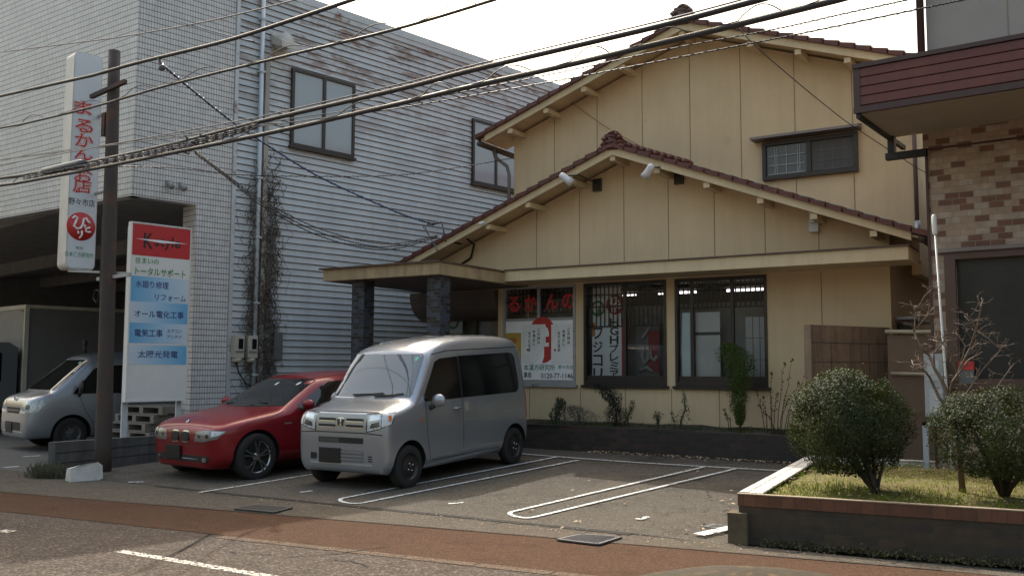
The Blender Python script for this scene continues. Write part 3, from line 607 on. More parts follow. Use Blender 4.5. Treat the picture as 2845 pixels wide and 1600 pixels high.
# two creased paper notices
def notice(u0, v0, u1, v1, label, rows, y):
    (xa, za), (xb, zb) = wpt(u0, v0), wpt(u1, v1); n = 10; vs = []; fs = []
    for j in range(n + 1):
        for i in range(n + 1):
            x = xa + (xb - xa) * i / n; z = zb + (za - zb) * j / n
            if rows == 1 and j < 5: x = min(x, xb - (xb - xa) * .1 * (5 - j))
            vs.append((x, y - .012 * abs(mnoise.noise(Vector((x * 4, z * 5, rows)))), z))
    for j in range(n):
        for i in range(n): fs.append((j * (n + 1) + i, j * (n + 1) + i + 1, (j + 1) * (n + 1) + i + 1, (j + 1) * (n + 1) + i))
    t = thing('paper_notice', ((xa + xb) / 2, y, zb), label, 'notice', 'paper notices on the shop board'); b = MB(); b.sm = True; b.faces(vs, fs); b.build('paper', mat('aged_paper', (.78, .77, .75), .8, var=.08, vs=5), t)
    b = MB(); F = wf(y - .0135)
    for k, s in enumerate(('この日は', '休業とし', 'せて頂きま')):
        for q, ch in enumerate(s): letters(b, ch, F, xb - .1 - k * .1 - rows * .04, za - .1 - q * .075 - k * .03, w=.05, h=.055, bold=.012)
    b.build('handwriting', ink, t); b = MB(); b.cyl((xb - .38, y - .0145, za - .46), (0, 1, 0), .02, .002, 10); b.build('seal', red_ink, t)
notice(1316, 817, 1374, 914, 'creased paper notice covering the left half of the red emblem', 1, YF - .018)
notice(1388, 816, 1445, 914, 'creased paper notice stuck right of the red emblem', 0, YF - .018)
(xa, za), (xb, zb) = wpt(1270, 838), wpt(1312, 912); b = MB(); sheetbox(b, x0 + .06, xb, zb, za, YF - .021, .003); b.k = 1; sheetbox(b, x0 + .12, xb - .1, za - .2, za - .1, YF - .0235, .002); sheetbox(b, x0 + .09, xb - .05, zb + .1, zb + .25, YF - .0235, .002)
tagp(b.build('yellow_poster', [mat('yellow_paper', (.50, .33, .05), .7, var=.15), mat('orange_paper', (.45, .15, .04), .7)]), 'yellow and orange poster in the lower left corner of the shop board', 'poster')
# banners behind the middle window
x0, x1 = WIN[1]; yb = YF + .17
yb = YF + .11
bn = thing('product_banner', (x0 + .4, yb, 1.45), 'white hanging banner with two columns of big dark writing in the middle shop window', 'banner')
(xa, za), (xb, zb) = wpt(1482, 712), wpt(1560, 951); m, t, b_, o_ = nodes('banner_cloth'); gz = N(t, 'ShaderNodeSeparateXYZ'); t.links.new(N(t, 'ShaderNodeTexCoord').outputs['Object'], gz.inputs[0])
t.links.new(ramp(t, math_(t, 'DIVIDE', gz.outputs[2], 1.6), [(0., (.72, .75, .78)), (.55, (.74, .8, .86)), (.7, (.82, .72, .62)), (.8, (.82, .82, .8))]), b_.inputs['Base Color'])
b = MB(); sheetbox(b, xa, xb, 1.40, za, yb, .004); b.build('cloth', m, bn)
b = MB(); sheetbox(b, xb - .02, xb + .1, 1.4, 2.42, yb - .003, .002); b.k = 1; sheetbox(b, xa, xa + .06, 2.12, 2.36, yb - .003, .002); b.build('border', [red_ink, mat('orange_ink', (.5, .2, .06), .6)], bn)
b = MB(); F = wf(yb - .004); dz = .215
for i, ch in enumerate('フジコリ'): xr, zr = wpt(1497, 838 + i * 34); letters(b, ch, F, xr, zr, w=.19, h=.2, bold=.02)
for i, ch in enumerate('HGHプレミア'): xr, zr = wpt(1538, 810 + i * 22); letters(b, ch, F, xr, zr, w=.17, h=.145, bold=.022)
b.build('banner_writing', mat('banner_ink', (.05, .035, .035), .6), bn)
b = MB(); xr, zr = wpt(1541, 765); b.cyl((xr, yb - .006, zr), (0, 1, 0), .175, .003, 28); b.k = 1; F = wf(yb - .009)
letters(b, 'ひ', F, xr - .01, zr + .06, w=.2, h=.16, bold=.05); letters(b, 'と', F, xr + .06, zr - .02, w=.1, h=.1, bold=.05); letters(b, 'り', F, xr - .03, zr - .1, w=.08, h=.12, bold=.05); b.build('round_logo', [red_ink, white_film], bn)
b = MB(); xr, zr = wpt(1497, 775); b.lathe([(.10, 0), (.14, 0), (.14, .003), (.1, .003)], (xr, yb - .005, zr), (0, -1, 0), 20); b.prism([(xr - .02, yb - .004, zr - .1), (xr + .05, yb - .004, zr - .1), (xr + .03, yb - .004, zr + .06)], (0, -.003, 0)); letters(b, 'TOP BATI', wf(yb - .006), xr, zr + .22, w=.26, h=.07, bold=.01); b.build('green_mark', green_ink, bn)
ps = thing('framed_poster', (x0 + 1.1, YF + .3, 1.4), 'grey and red poster with pale swirling shapes behind the right pane of the middle window', 'poster')
(xa, za), (xb, zb) = wpt(1578, 790), wpt(1642, 952); b = MB(); sheetbox(b, xa, xb, zb, za, YF + .3, .004); b.k = 1; sheetbox(b, xa + (xb - xa) * .55, xb, zb + .1, za - .28, YF + .295, .003); b.build('print', [mat('dull_print', (.16, .155, .155), .7), mat('dull_red', (.22, .04, .04), .7)], ps)
b = MB(); yy = YF + .29
for pts, r in (([(.3, .85), (.5, .92), (.62, .8), (.45, .7), (.35, .62)], .05), ([(.35, .5), (.3, .35), (.42, .22), (.55, .3), (.6, .5), (.68, .32), (.8, .28), (.92, .36)], .05), ([(.2, .12), (.5, .17), (.75, .1)], .045)): b.tube([(xa + (xb - xa) * p, yy, zb + (za - zb) * q) for p, q in pts], r * .75, 6)
b.build('pale_swirl', mat('pale_swirl', (.30, .295, .29), .7), ps)
# paper and boards in the right window
x0, x1 = WIN[2]
(xa, za), (xb, zb) = wpt(1710, 786), wpt(1736, 950); b = MB(); b.prism([(xa, YF + .08, zb), (xb, YF + .08, zb), (xb, YF + .08, za), (xa + .01, YF + .08, za), (xa - .01, YF + .08, za - .6)], (0, .003, 0)); tagp(b.build('pale_blue_paper', mat('pale_blue_paper', (.68, .78, .82), .7, var=.06)), 'narrow pale blue paper hanging at the left of the right window', 'paper')
(xa, za), (xb, zb) = wpt(1742, 785), wpt(1806, 950); b = MB(); sheetbox(b, xa, xb, zb, za, YF + .13, .02); b.k = 1; sheetbox(b, xa, xb, za - .38, za - .33, YF + .12, .009); tagp(b.build('grey_display_board', [mat('grey_board', (.62, .62, .62), .7), mat('board_bar', (.08, .08, .08), .6)]), 'grey display board with a dark bar standing inside the right window', 'board')
xm = x0 + (x1 - x0) * .66; b = MB(); sheetbox(b, xm + .1, x1 - .08, 1.36, 2.4, YF + .22, .02); b.k = 1
for k in (.33, .66): xk = xm + .1 + (x1 - .18 - xm) * k; b.box(xk, xk + .01, YF + .215, YF + .22, 1.36, 2.4)
for z in (1.7, 2.05): b.box(xm + .1, x1 - .08, YF + .213, YF + .218, z, z + .008)
tagp(b.build('pale_cupboard', [mat('pale_cupboard', (.52, .51, .50), .7), mat('cupboard_gap', (.12, .12, .12), .8)]), 'pale cupboard with thin seams inside the right window behind the green conifer', 'cupboard')
b = MB(); (xa, za), (xb, zb) = wpt(1118, 768, 15.35), wpt(1165, 838, 15.35); sheetbox(b, xa, xb, zb, za, 15.33, .004); b.k = 1; F = wf(15.328); letters(b, 'H', F, xa + .12, za - .09, w=.11, h=.13, bold=.05); letters(b, 'BATI', F, xa + .32, za - .07, w=.2, h=.05); b.lathe([(.1, 0), (.15, 0), (.15, .003), (.1, .003)], ((xa + xb) / 2, 15.327, za - .34), (0, -1, 0), 20)
tagp(b.build('door_poster', [mat('poster_grey', (.40, .42, .42), .7), green_ink]), 'pale poster with a dark H and a green ring on the porch door', 'poster')
# ---------------------------------------------------------------- brick building on the right
bw = brickmat('mixed_brick_tile', .158, .0745, .5, .008, [(.33, .235, .17), (.30, .21, .15), (.36, .27, .205), (.145, .066, .04), (.34, .255, .19), (.31, .22, .16), (.17, .078, .046), (.35, .275, .22)], (.24, .2, .17), .6, .4, dirt=.25)
HB = -85.8; BP = (-1.83, 12.21); ex = Vector((math.sin(rad(HB + 180)), math.cos(rad(HB + 180)), 0)); en_ = Vector((ex.y, -ex.x, 0))   # along the front to the right; out to the street
BM = Matrix(((ex.x, -en_.x, 0, BP[0]), (ex.y, -en_.y, 0, BP[1]), (0, 0, 1, 0), (0, 0, 0, 1)))                               # local x right, y into the building
def bt(u, v, d=0.): return BM.inverted() @ at_pl(u, v, (BP[0] - en_.x * d, BP[1] - en_.y * d), HB)
bb = thing('brick_building', (BP[0], BP[1], 0), 'building faced in mixed brown brick tile with a maroon ribbed canopy at the right edge', 'building')
wl, wtz, wbz = bt(2404, 650).x, bt(2404, 653).z, bt(2404, 952).z
b = MB(BM); L = 7.
b.box(0, wl, 0, .25, 0, 4.68); b.box(wl, L, 0, .25, wtz, 4.68); b.box(wl, L, 0, .25, 0, wbz); b.box(0, .25, .25, 9, 0, 4.68)
b.k = 1; b.box(-.012, L, -.012, -.0, 4.2, 4.225); b.box(-.01, .02, -.02, -.0005, 0, 4.2); b.k = 0; b.box(-.03, L, -.018, -.0005, 4.226, 4.66)
b.build('brick_wall', [bw, mat('trim_dark_red', (.06, .028, .022), .6)], bb)
b = MB(BM); b.box(wl - .12, wl, -.05, -.0005, wbz - .12, wtz + .1); b.box(wl, L, -.05, -.0005, wtz, wtz + .1); b.box(wl, L, -.05, -.0005, wbz - .12, wbz); b.k = 1; b.box(wl - .2, L, -.09, -.051, wtz + .085, wtz + .13)
wf_ = b.build('shop_window', [mat('maroon_frame', (.085, .045, .035), .5), mat('grey_cap', (.19, .16, .15), .6)], bb)
b = MB(BM); b.box(wl, L, .05, .06, wbz, wtz); b.build('pane', mat('smoked_pane', (.035, .034, .034), .25, spec=.3, var=.2, vs=2), wf_)
# maroon canopy
d0 = -1.33; t0 = bt(2152, 230, d0).x; zt, zb = bt(2152, 165, d0).z, bt(2155, 287, d0).z
maroon = mat('maroon_cladding', (.125, .034, .026), .45, var=.15, vs=2, streak=((.035, .02, .02), .5)); b = MB(BM); hh = (zt - zb); n = 5
b.box(t0, L, d0, -.03, zb + .004, zt - .05); b.k = 1; b.box(t0 - .02, L, d0 - .045, -.03, zt - .048, zt); b.box(t0 - .02, L, d0 - .03, d0 - .0005, zb, zb + .07); b.box(t0 - .015, t0 + .06, d0 - .028, d0 - .0005, zb + .07, zt - .05); b.k = 0
hz_ = (hh - .13) / 4
for i in range(4):
    z0 = zb + .075 + i * hz_; b.box(t0 + .06, L, d0 - .022, d0 - .0005, z0 + .014, z0 + hz_ - .002)
b.build('canopy', [maroon, mat('maroon_trim', (.055, .027, .027), .5)], bb)
b = MB(BM); b.box(t0 + .05, L, d0 + .03, -.001, zb - .012, zb + .003); b.build('canopy_soffit', mat('soffit_cream', (.31, .26, .21), .8, var=.12, vs=1.5), bb)
b = MB(BM); b.box(t0 + .0, t0 + .05, d0, .6, zb - .05, zb + .003); b.box(.0 - .45, .02, -.1, .0, zb - .3, zb - .22); b.box(-.42, -.34, -.1, .0, zb - .22, zb); b.build('canopy_bracket', black, bb)
b = MB(BM); b.box(.02, L, .15, 3, 4.7, 11.); b.k = 1; b.box(L * .0 + .92, .93, .146, .15, 5, 11); b.build('upper_wall', [mat('grey_render', (.30, .285, .265), .85, var=.06), joint], bb)
b = MB(BM); b.tube([(-.03, .08, zt), (-.03, .08, 11)], .045, 12); b.build('downpipe', mat('maroon_pipe', (.06, .035, .035), .3), bb)
q = bt(2433, 930, -.02); b = MB(BM); b.box(q.x - .085, q.x + .085, -.075, -.052, q.z - .0, q.z + .1); b.k = 1; b.box(q.x - .08, q.x + .08, -.072, -.052, q.z - .16, q.z - .003); tagp(b.build('red_notice_plate', [red_film, mat('plate_grey', (.12, .12, .12), .6)]), 'small red plate fixed low on the smoked shop window', 'plate')
# ---------------------------------------------------------------- yard between the houses
b = MB(frame((-3.54, 13.25), 26.6)); b.box(0, 1.68, 0, .12, .1, 2.17); b.k = 1
for z in (.6, .95, 1.3, 1.65, 1.92): b.box(.02, 1.68, -.003, -.0, z, z + .01)
for x in (.40, .80, 1.2): b.box(x, x + .01, -.003, 0, .1, 1.92)
tagp(b.build('block_fence', [mat('fence_block', (.27, .19, .13), .9, var=.35, vs=2.2, streak=((.05, .045, .05), .8), bmp=.2), dark_conc]), 'weathered concrete block fence standing between the yellow house and the clipped bush', 'wall')
gt = thing('side_gate', (-2.4, 14.2, .2), 'brown panel gate with a metal top rail closing the gap beside the yellow house', 'gate')
b = MB(); b.box(-2.72, -1.6, 14.2, 14.24, .95, 2.04); b.box(-2.72, -1.6, 14.22, 14.26, .2, .9); b.build('panel', mat('gate_brown', (.17, .115, .075), .7, var=.1), gt)
b = MB(); b.tube([(-2.74, 14.17, 2.09), (-1.6, 14.17, 2.06)], .03, 10); b.tube([(-2.68, 14.16, 1.5), (-1.7, 14.16, 1.48)], .024, 10); b.build('rail', mat('rail_buff', (.40, .34, .24), .5), gt)
q, r_ = at_y(2323, 889, 12.0), at_y(2371, 1048, 12.); b = MB(); b.box(q.x, r_.x + .02, 12., 12.16, r_.z, q.z); ub = b.build('utility_box', mat('utility_grey', (.36, .37, .385), .5, streak=((.3, .3, .31), .4)), bevel=.008); tagp(ub, 'tall pale grey utility box on a stand by the brick corner', 'utility box')
b = MB(); b.box(q.x + .03, r_.x - .02, 11.992, 11.9995, r_.z + .42, q.z - .08); b.box(q.x + .05, r_.x + .01, 11.99, 11.9995, r_.z + .05, r_.z + .32); b.build('door', mat('box_door', (.45, .46, .475), .5), ub)
q = at_y(2325, 1062, 12.); b = MB(); b.box(q.x - .03, q.x + .03, 12.05, 12.1, .3, q.z); b.box(q.x - .03, q.x + .2, 12.05, 12.1, q.z - .04, q.z); b.build('stand', mat('stand_blue_grey', (.33, .37, .41), .5), ub)
p, q = at_y(2349, 540, 11.8), at_y(2376, 910, 11.8); wp = thing('thin_white_pole', (q.x, 11.8, .3), 'thin leaning white pole with a thicker tip in front of the brick corner', 'pole'); d = (p - q).normalized(); e = q - d * (q.z - .35) / d.z
b = MB(); b.tube([e, p - d * .22], [.016, .012], 8); b.build('shaft', white_paint, wp); b = MB(); b.tube([p - d * .24, p - d * .22, p - d * .02, p], [.018, .028, .028, .015], 10); b.build('tip', white_paint, wp)
# planter along the house
zl = lambda x: .60 + .012 * (x + 6)
hb = brickmat('dark_planter_brick', .21, .075, .5, .01, [(.046, .034, .028), (.038, .030, .026), (.058, .037, .029), (.034, .029, .026)], (.048, .042, .038), .85, .4, dirt=.7)
hp = thing('house_planter', (-6.2, 13.74, .2), 'low dark brick planter bed running under the shop windows', 'planter')
b = MB(); b.prism([(-9.3, 13.74, .12), (-3.35, 13.62, .12), (-3.35, 13.62, .60), (-9.3, 13.74, .60)], (0, .14, 0)); b.box(-9.3, -9.16, 13.881, YF - .003, .12, .6); b.box(-9.33, -5.5, 13.70, 13.86, .602, .615); b.build('brick_edge', hb, hp)
b = MB(); n = 24
vs = [(-9.15 + 5.85 * i / n, 13.78 + (YF - 13.785) * j / 6, .58 + .05 * mnoise.noise(Vector((i * .6, j * .8, 3))) + .05 * j / 6) for i in range(n + 1) for j in range(7)]; b.sm = True
b.faces(vs, [(i * 7 + j, (i + 1) * 7 + j, (i + 1) * 7 + j + 1, i * 7 + j + 1) for i in range(n) for j in range(6)]); b.build('soil', soil_m, hp)
# ---------------------------------------------------------------- brick planter by the street
ZP = .44
HS_ = -96.66; PP = Vector((-2.90, 8.34, 0)); px = Vector((-math.sin(rad(HS_)), -math.cos(rad(HS_)), 0)); A = PP; pr = lambda t_: A + px * t_
c1, c2 = at_z(2010, 1158, ZP), at_z(2400, 1160, ZP); lft = (Vector((c1.x, c1.y, 0)) - A).normalized(); Bk = A + lft * 3.95
pb = brickmat('street_planter_brick', .215, .068, .5, .008, [(.062, .045, .030), (.052, .040, .028), (.072, .048, .031), (.045, .037, .029), (.058, .042, .029)], (.058, .048, .036), .9, .5, dirt=.6)
sol = brickmat('soldier_course', .11, 3., 0., .006, [(.125, .052, .028), (.11, .046, .025), (.135, .058, .031)], (.065, .042, .03), .7, .5, dirt=.3)
cop = brickmat('white_coping_tile', .1, .1, 0., .008, [(.62, .60, .55), (.58, .56, .52), (.65, .63, .58)], (.25, .22, .18), .6, .4, dirt=.15)
sp = thing('street_planter', (A.x + 1, A.y + .8, 0), 'raised brick planter with a red soldier course and white tiled coping at the street corner', 'planter')
nin = Vector((-px.y, px.x, 0)); nin = nin if nin.y > 0 else -nin
rin = Vector((lft.y, -lft.x, 0)); rin = rin if rin.x > 0 else -rin
L = 5.
def slab(b, p, q, n, w, z0, z1): b.prism([(*p[:2], z0), (*q[:2], z0), (*q[:2], z1), (*p[:2], z1)], n * w)
b = MB(); slab(b, A, pr(L), nin, .14, 0, .332); b.build('front_brickwork', pb, sp)
b = MB(); slab(b, A - nin * .008 - px * .008, pr(L) - nin * .008, nin, .156, .334, .432); b.build('soldier_course', sol, sp)
b = MB(); slab(b, A - nin * .012 - px * .012, pr(L) - nin * .012, nin, .07, .434, .443); b.build('front_coping', mat('sandy_coping', (.24, .19, .13), .8, var=.15), sp)
b = MB(); slab(b, A + nin * .16 - rin * .0, Bk, rin, .15, .0, .425); b.build('side_wall', pb, sp)
b = MB(); slab(b, A + nin * .09 - rin * .012, Bk, rin, .075, .427, .447); slab(b, A + nin * .09 + rin * .072, Bk + rin * .072, rin, .12, .427, .444); b.build('white_coping', cop, sp)
b = MB(); q = Bk + px * 2.2; slab(b, Bk, q, -nin, .12, .0, .46); b.build('back_edging', brickmat('back_tile', .1, .11, .0, .008, [(.5, .47, .42), (.45, .43, .39)], (.12, .11, .09), .7, .4, dirt=.3), sp)
b = MB(); b.box(0, .17, -.1, .08, 0, .275); 
bs = b; bs.bm.transform(Matrix(((px.x, nin.x, 0, A.x - .09), (px.y, nin.y, 0, A.y + .02), (0, 0, 1, 0), (0, 0, 0, 1)))); tagp(bs.build('corner_stone', mat('mossy_stone', (.10, .078, .046), .95, var=.35, vs=6, bmp=.5, bs=30), bevel=.02), 'square mossy corner stone set against the street end of the brick planter', 'stone')
def inpl(a, c): return A + nin * (.14 + a) + px * c + lft * 0
moss = mat('moss_and_soil', (.11, .098, .02), .95, var=.5, vs=9, bmp=.8, bs=45, stain=((.13, .085, .04), .54, 4))
b = MB(); n = 30; b.sm = True; vs = []
for i in range(n + 1):
    for j in range(n + 1):
        c = i / n; d = j / n; p = A + rin * .17 + px * (c * 4.8) + lft * (.12 + d * 3.8)
        vs.append((p.x, p.y, .385 + .03 * mnoise.noise(Vector((c * 9, d * 7, 0))) + .05 * math.sin(math.pi * d) * min(1, c * 8)))
b.faces(vs, [(i * (n + 1) + j, (i + 1) * (n + 1) + j, (i + 1) * (n + 1) + j + 1, i * (n + 1) + j + 1) for i in range(n) for j in range(n)]); b.build('bed_soil', moss, sp)
# ---------------------------------------------------------------- roadside signs on the left
# board sign: frame with x along the panel (to the viewer's right), y out of the face
def signframe(P, hdg, z=0.):
    s, c = math.sin(rad(hdg)), math.cos(rad(hdg)); return Matrix(((s, c, 0, P[0]), (c, -s, 0, P[1]), (0, 0, 1, z), (0, 0, 0, 1)))
SGP = (-13.3, 9.3); KF = signframe(SGP, 10); KI = KF.inverted()
def kq(u, v): q = KI @ at_pl(u, v, SGP, 10); return q.x, q.z
kx0, kz1 = kq(334, 560); kx1 = kq(480, 577)[0]; kz0 = kq(472, 1003)[1]; kw = kx1 - kx0; kh = kz1 - kz0
ks = thing('shop_sign', (SGP[0], SGP[1], .1), 'tall white and blue service sign with a red header standing behind the low block wall', 'sign')
b = MB(KF); b.box(kx0, kx1, -.09, 0, kz0, kz1); b.box(kx0 - .02, kx1 + .015, -.1, .012, kz0 - .03, kz0 - .001); b.box(kx0 - .02, kx1 + .015, -.1, .012, kz1 + .001, kz1 + .02); b.box(kx0 - .02, kx0 - .001, -.1, .012, kz0, kz1); b.box(kx1 + .001, kx1 + .015, -.1, .012, kz0, kz1); b.build('panel', white_paint, ks)
b = MB(KF); b.box(kx0 - .01, kx0 + .085, -.14, -.045 - .056, .05, kz1 - .05); b.build('post', mat('post_white', (.55, .57, .6), .5), ks); b = MB(KF); b.box(kx1 - .1, kx1 - .01, -.14, -.101, .05, kz1 - .05); b.build('post', MATS['post_white'], ks)
m, t, b_, o_ = nodes('blue_gradient'); uvs = N(t, 'ShaderNodeSeparateXYZ'); t.links.new(N(t, 'ShaderNodeTexCoord').outputs['UV'], uvs.inputs[0])
t.links.new(ramp(t, uvs.outputs[0], [(0., (.60, .68, .76)), (.45, (.38, .60, .78)), (1., (.13, .42, .70))]), b_.inputs['Base Color']); b_.inputs['Roughness'].default_value = .45
def band(b, f0, f1, flip):
    z1, z0 = kz1 - kh * f0, kz1 - kh * f1; f = b.poly([(kx0 + .01, .003, z0), (kx1 - .01, .003, z0), (kx1 - .01, .003, z1), (kx0 + .01, .003, z1)]); return f, flip
b = MB(KF); fl = [band(b, .30, .445, 1), band(b, .445, .565, 0), band(b, .565, .68, 1), band(b, .69, .80, 0)]
l = b.bm.loops.layers.uv.new('UVMap')
for f, fp in fl:
    for q, u in zip(f.loops, (0, 1, 1, 0)): q[l].uv = ((1 - u) if fp else u, .5)
b.build('blue_bands', m, ks, uv=False)
b = MB(KF); b.box(kx0 + .005, kx1 - .005, .0005, .004, kz1 - kh * .182, kz1 - .01); b.build('red_header', mat('sign_red', (.50, .025, .03), .45, var=.05), ks)
def kt(b, s, cx, f, w=None, h=None, bold=.006): letters(b, s, KF, kx0 + kw * cx, kz1 - kh * f, w=w and w * kw, h=h and h * kh, bold=bold, off=.006)
b = MB(KF.copy()); kt(b, 'K', .27, .095, w=.16, h=.09, bold=.025); kt(b, 'style', .60, .10, w=.46, h=.08, bold=.02); b.build('header_lettering', mat('header_ink', (.025, .012, .014), .5), ks)
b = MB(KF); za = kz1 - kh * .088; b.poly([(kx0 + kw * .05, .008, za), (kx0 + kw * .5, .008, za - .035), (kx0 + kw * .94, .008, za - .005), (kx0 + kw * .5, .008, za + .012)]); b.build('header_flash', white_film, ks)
sg_ = mat('sign_green', (.05, .28, .09), .5); sn_ = mat('sign_navy', (.045, .055, .20), .5)
for tx_, cx_, f_, w_, h_, m_ in (('住まいの', .26, .21, .40, .035, sg_), ('トータルサポート', .50, .27, .86, .047, sg_), ('水廻り修理', .36, .345, .56, .042, sn_), ('リフォーム', .68, .415, .54, .036, sn_), ('オール電化工事', .50, .513, .84, .042, sn_), ('電気工事', .33, .622, .47, .044, sn_), ('エアコン', .77, .607, .26, .019, sn_), ('アンテナ', .77, .64, .26, .019, sn_), ('太陽光発電', .50, .742, .68, .042, sn_)):
    b = MB(); kt(b, tx_, cx_, f_, w=w_, h=h_, bold=.01); b.build('lettering', m_, ks)
# light box sign on the rusty pole
LP_ = (-13.17, 8.16); LF = signframe(LP_, 10); LI = LF.inverted()
def lq(u, v): q = LI @ at_pl(u, v, LP_, 10); return q.x, q.z
lx0, lz0 = lq(164, 672)[0], lq(215, 680)[1]; lx1 = lq(245, 500)[0]; lw = lx1 - lx0; lz1 = 6.35
ls = thing('light_box_sign', (LP_[0], LP_[1], lz0), 'tall white light box sign with red outlined vertical writing and a round red logo', 'sign')
def rrect(x0, x1, z0, z1, r, y):
    P = []
    for cx, cz, a0 in ((x1 - r, z0 + r, -90), (x1 - r, z1 - r, 0), (x0 + r, z1 - r, 90), (x0 + r, z0 + r, 180)):
        for i in range(6): a = rad(a0 + 18 * i); P.append((cx + r * math.cos(a), y, cz + r * math.sin(a)))
    return P
b = MB(LF); b.prism(rrect(lx0, lx1, lz0, lz1, .09, -.30), (0, .30, 0)); bx = b.build('box', mat('sign_box_cream', (.58, .57, .54), .4, streak=((.3, .28, .24), .3)), ls)
b = MB(LF); b.prism(rrect(lx0 + .018, lx1 - .018, lz0 + .025, lz1 - .02, .07, .001), (0, .008, 0)); b.build('face', mat('acrylic_white', (.62, .66, .70), .3, var=.03), ls)
b = MB(LF); red_b = MB(); whi = MB(); red_t = MB(); F = LF
for ch, u, v in (('ま', 208, 272), ('る', 211, 318), ('か', 211, 354), ('ん', 210, 388), ('の', 210, 414), ('お', 209, 442), ('店', 206, 469)):
    x, z = lq(u, v); h = .20 if ch not in 'のん' else .17
    for mbx, bo, off in ((red_b, .06, .0115), (whi, .036, .0135), (red_t, .010, .0155)): letters(mbx, ch, F, x, z, w=.27 + bo * .3, h=h + bo * .3, bold=bo, off=off)
red_b.build('red_outline', red_film, ls); whi.build('white_outline', white_film, ls); red_t.build('red_writing', red_film, ls); b.bm.free()
b = MB(); x, z = lq(205, 509); letters(b, '野々市店', F, x, z, w=.40, h=.11, bold=.006, off=.0115); b.build('black_writing', ink, ls)
b = MB(LF); x, z = lq(203, 570); b.cyl((x, .012, z), (0, 1, 0), .215, .004, 32); b.k = 1; b.M = None
lc = lambda pts, r: b.tube([LF @ Vector((x + p * .215, .017, z + q * .215)) for p, q in pts], r, 6)
lc([(-.62, .5), (-.45, .68), (-.3, .62), (-.38, .3), (-.5, .0), (-.3, -.2), (-.02, -.12), (.12, .2), (.16, .55), (.32, .62), (.45, .4), (.62, .28)], .017)
lc([(.25, .15), (.27, -.1)], .014); lc([(.62, -.02), (.35, -.12), (.32, -.3), (.5, -.36), (.68, -.33)], .014); lc([(-.2, -.35), (-.18, -.55)], .014); lc([(.05, -.3), (.07, -.6), (-.1, -.85)], .014)
b.build('round_logo', [red_film, white_film], ls)
b = MB(); x, z = lq(199, 624); letters(b, '薬局', F, x, z, w=.11, h=.045, off=.0115); b.build('green_writing', mat('sign_teal', (.08, .30, .2), .5), ls); b = MB(); x, z = lq(199, 641); letters(b, '日本漢方研究所', F, x, z, w=.42, h=.075, bold=.01, off=.0115); b.build('green_writing', mat('sign_teal', (.08, .30, .2), .5), ls)
p0, p1 = at_pl(258, 1190, (-12.5, 8.5), 57), at_pl(286, 205, (-12.5, 8.5), 57)
sp_ = thing('rusty_sign_pole', (p0.x, p0.y, 0), 'dark rusty steel pole rising beside the light box sign', 'pole'); dd = (p1 - p0); top = p0 + dd * 1.08; p0 = p0 - dd.normalized() * .1
b = MB(); b.tube([p0.lerp(top, i / 12) for i in range(13)], [.122 - .003 * i for i in range(13)], 16); b.build('shaft', rust_steel, sp_)
b = MB(); q = at_pl(283, 230, (-12.5, 8.5), 57); b.bar(q + Vector((-.45, -.05, -.03)), q + Vector((.45, -.1, .05)), .06, .06); q = at_pl(280, 300, (-12.5, 8.5), 57); b.box(q.x - .16, q.x - .08, q.y - .06, q.y + .06, q.z - .25, q.z + .1); b.build('crossarm', rust_steel, sp_)
b = MB()
q1, q2 = LF @ Vector((lx0 + .1, -.1, lz0 - .02)), at_pl(318, 687, (-12.5, 8.5), 57); b.bar(q1, q2, .05, .03); q3 = at_pl(272, 690, (-12.5, 8.5), 57); b.bar(q3 + Vector((-.25, 0, -.06)), q3 + Vector((.45, .05, -.02)), .05, .05)
for zz in (4.2, 5.4): q3 = p0.lerp(top, (zz) / top.z); b.bar(LF @ Vector((lx1 - .03, -.15, zz)), q3, .035, .035)
b.build('sign_bracket', steel, sp_)
b = MB(); q = p0.lerp(top, .42) + Vector((-.12, -.05, 0)); b.tube([q + Vector((0, 0, 1.2)), q, q + Vector((-.08, 0, -.1)), q + Vector((-.16, 0, -.02)), q + Vector((-.1, 0, .1)), q + Vector((0.02, 0, .06))], .012, 6); b.build('loose_cable', black, sp_)
# low block wall, pallets, kerb stone, weeds
W0, W1 = Vector((-13.05, 8.12, 0)), Vector((-13.38, 10.45, 0)); d = (W1 - W0).normalized(); n_ = Vector((-d.y, d.x, 0))
b = MB(); b.prism([(*W0[:2], -.02), (*W1[:2], -.02), (*W1[:2], .42), (*W0[:2], .455)], n_ * .14); b.k = 1
for z in (.14, .29): b.prism([(*(W0 - n_ * .003)[:2], z), (*(W1 - n_ * .003)[:2], z), (*(W1 - n_ * .003)[:2], z + .01), (*(W0 - n_ * .003)[:2], z + .01)], n_ * .002)
tagp(b.build('low_block_wall', [dark_conc, black]), 'low dark concrete block wall running back from the rusty pole to the tiled corner', 'wall')
pal_m = mat('pallet_plastic', (.20, .185, .165), .7, var=.2)
def pallet():
    t = thing('pallet', (0, 0, 0), 'x', 'pallet', 'pallets stacked by the tiled corner'); t['label'] = 'pallet'
    b = MB()
    for i in range(7): b.box(-.55, .55, -.55 + i * .158, -.55 + i * .158 + .13, .118, .14)
    b.build('deck', pal_m, t, local=True); b = MB()
    for i in range(4): b.box(-.55, .55, -.55 + i * .32, -.55 + i * .32 + .12, 0, .02)
    b.build('bottom_deck', pal_m, t, local=True)
    for x in (-.5, 0., .5):
        b = MB(); b.box(x - .05, x + .05, -.55, .55, .0205, .1175); b.build('stringer', pal_m, t, local=True)
    return t
P0 = pallet(); nm = ['bottom pallet of the grey stack behind the service sign', 'second pallet from the floor in the stack behind the service sign', 'third pallet from the floor in the stack behind the service sign', 'fourth pallet from the floor, set back in the stack behind the service sign', 'second pallet from the top of the stack behind the service sign', 'topmost pallet of the stack behind the service sign']
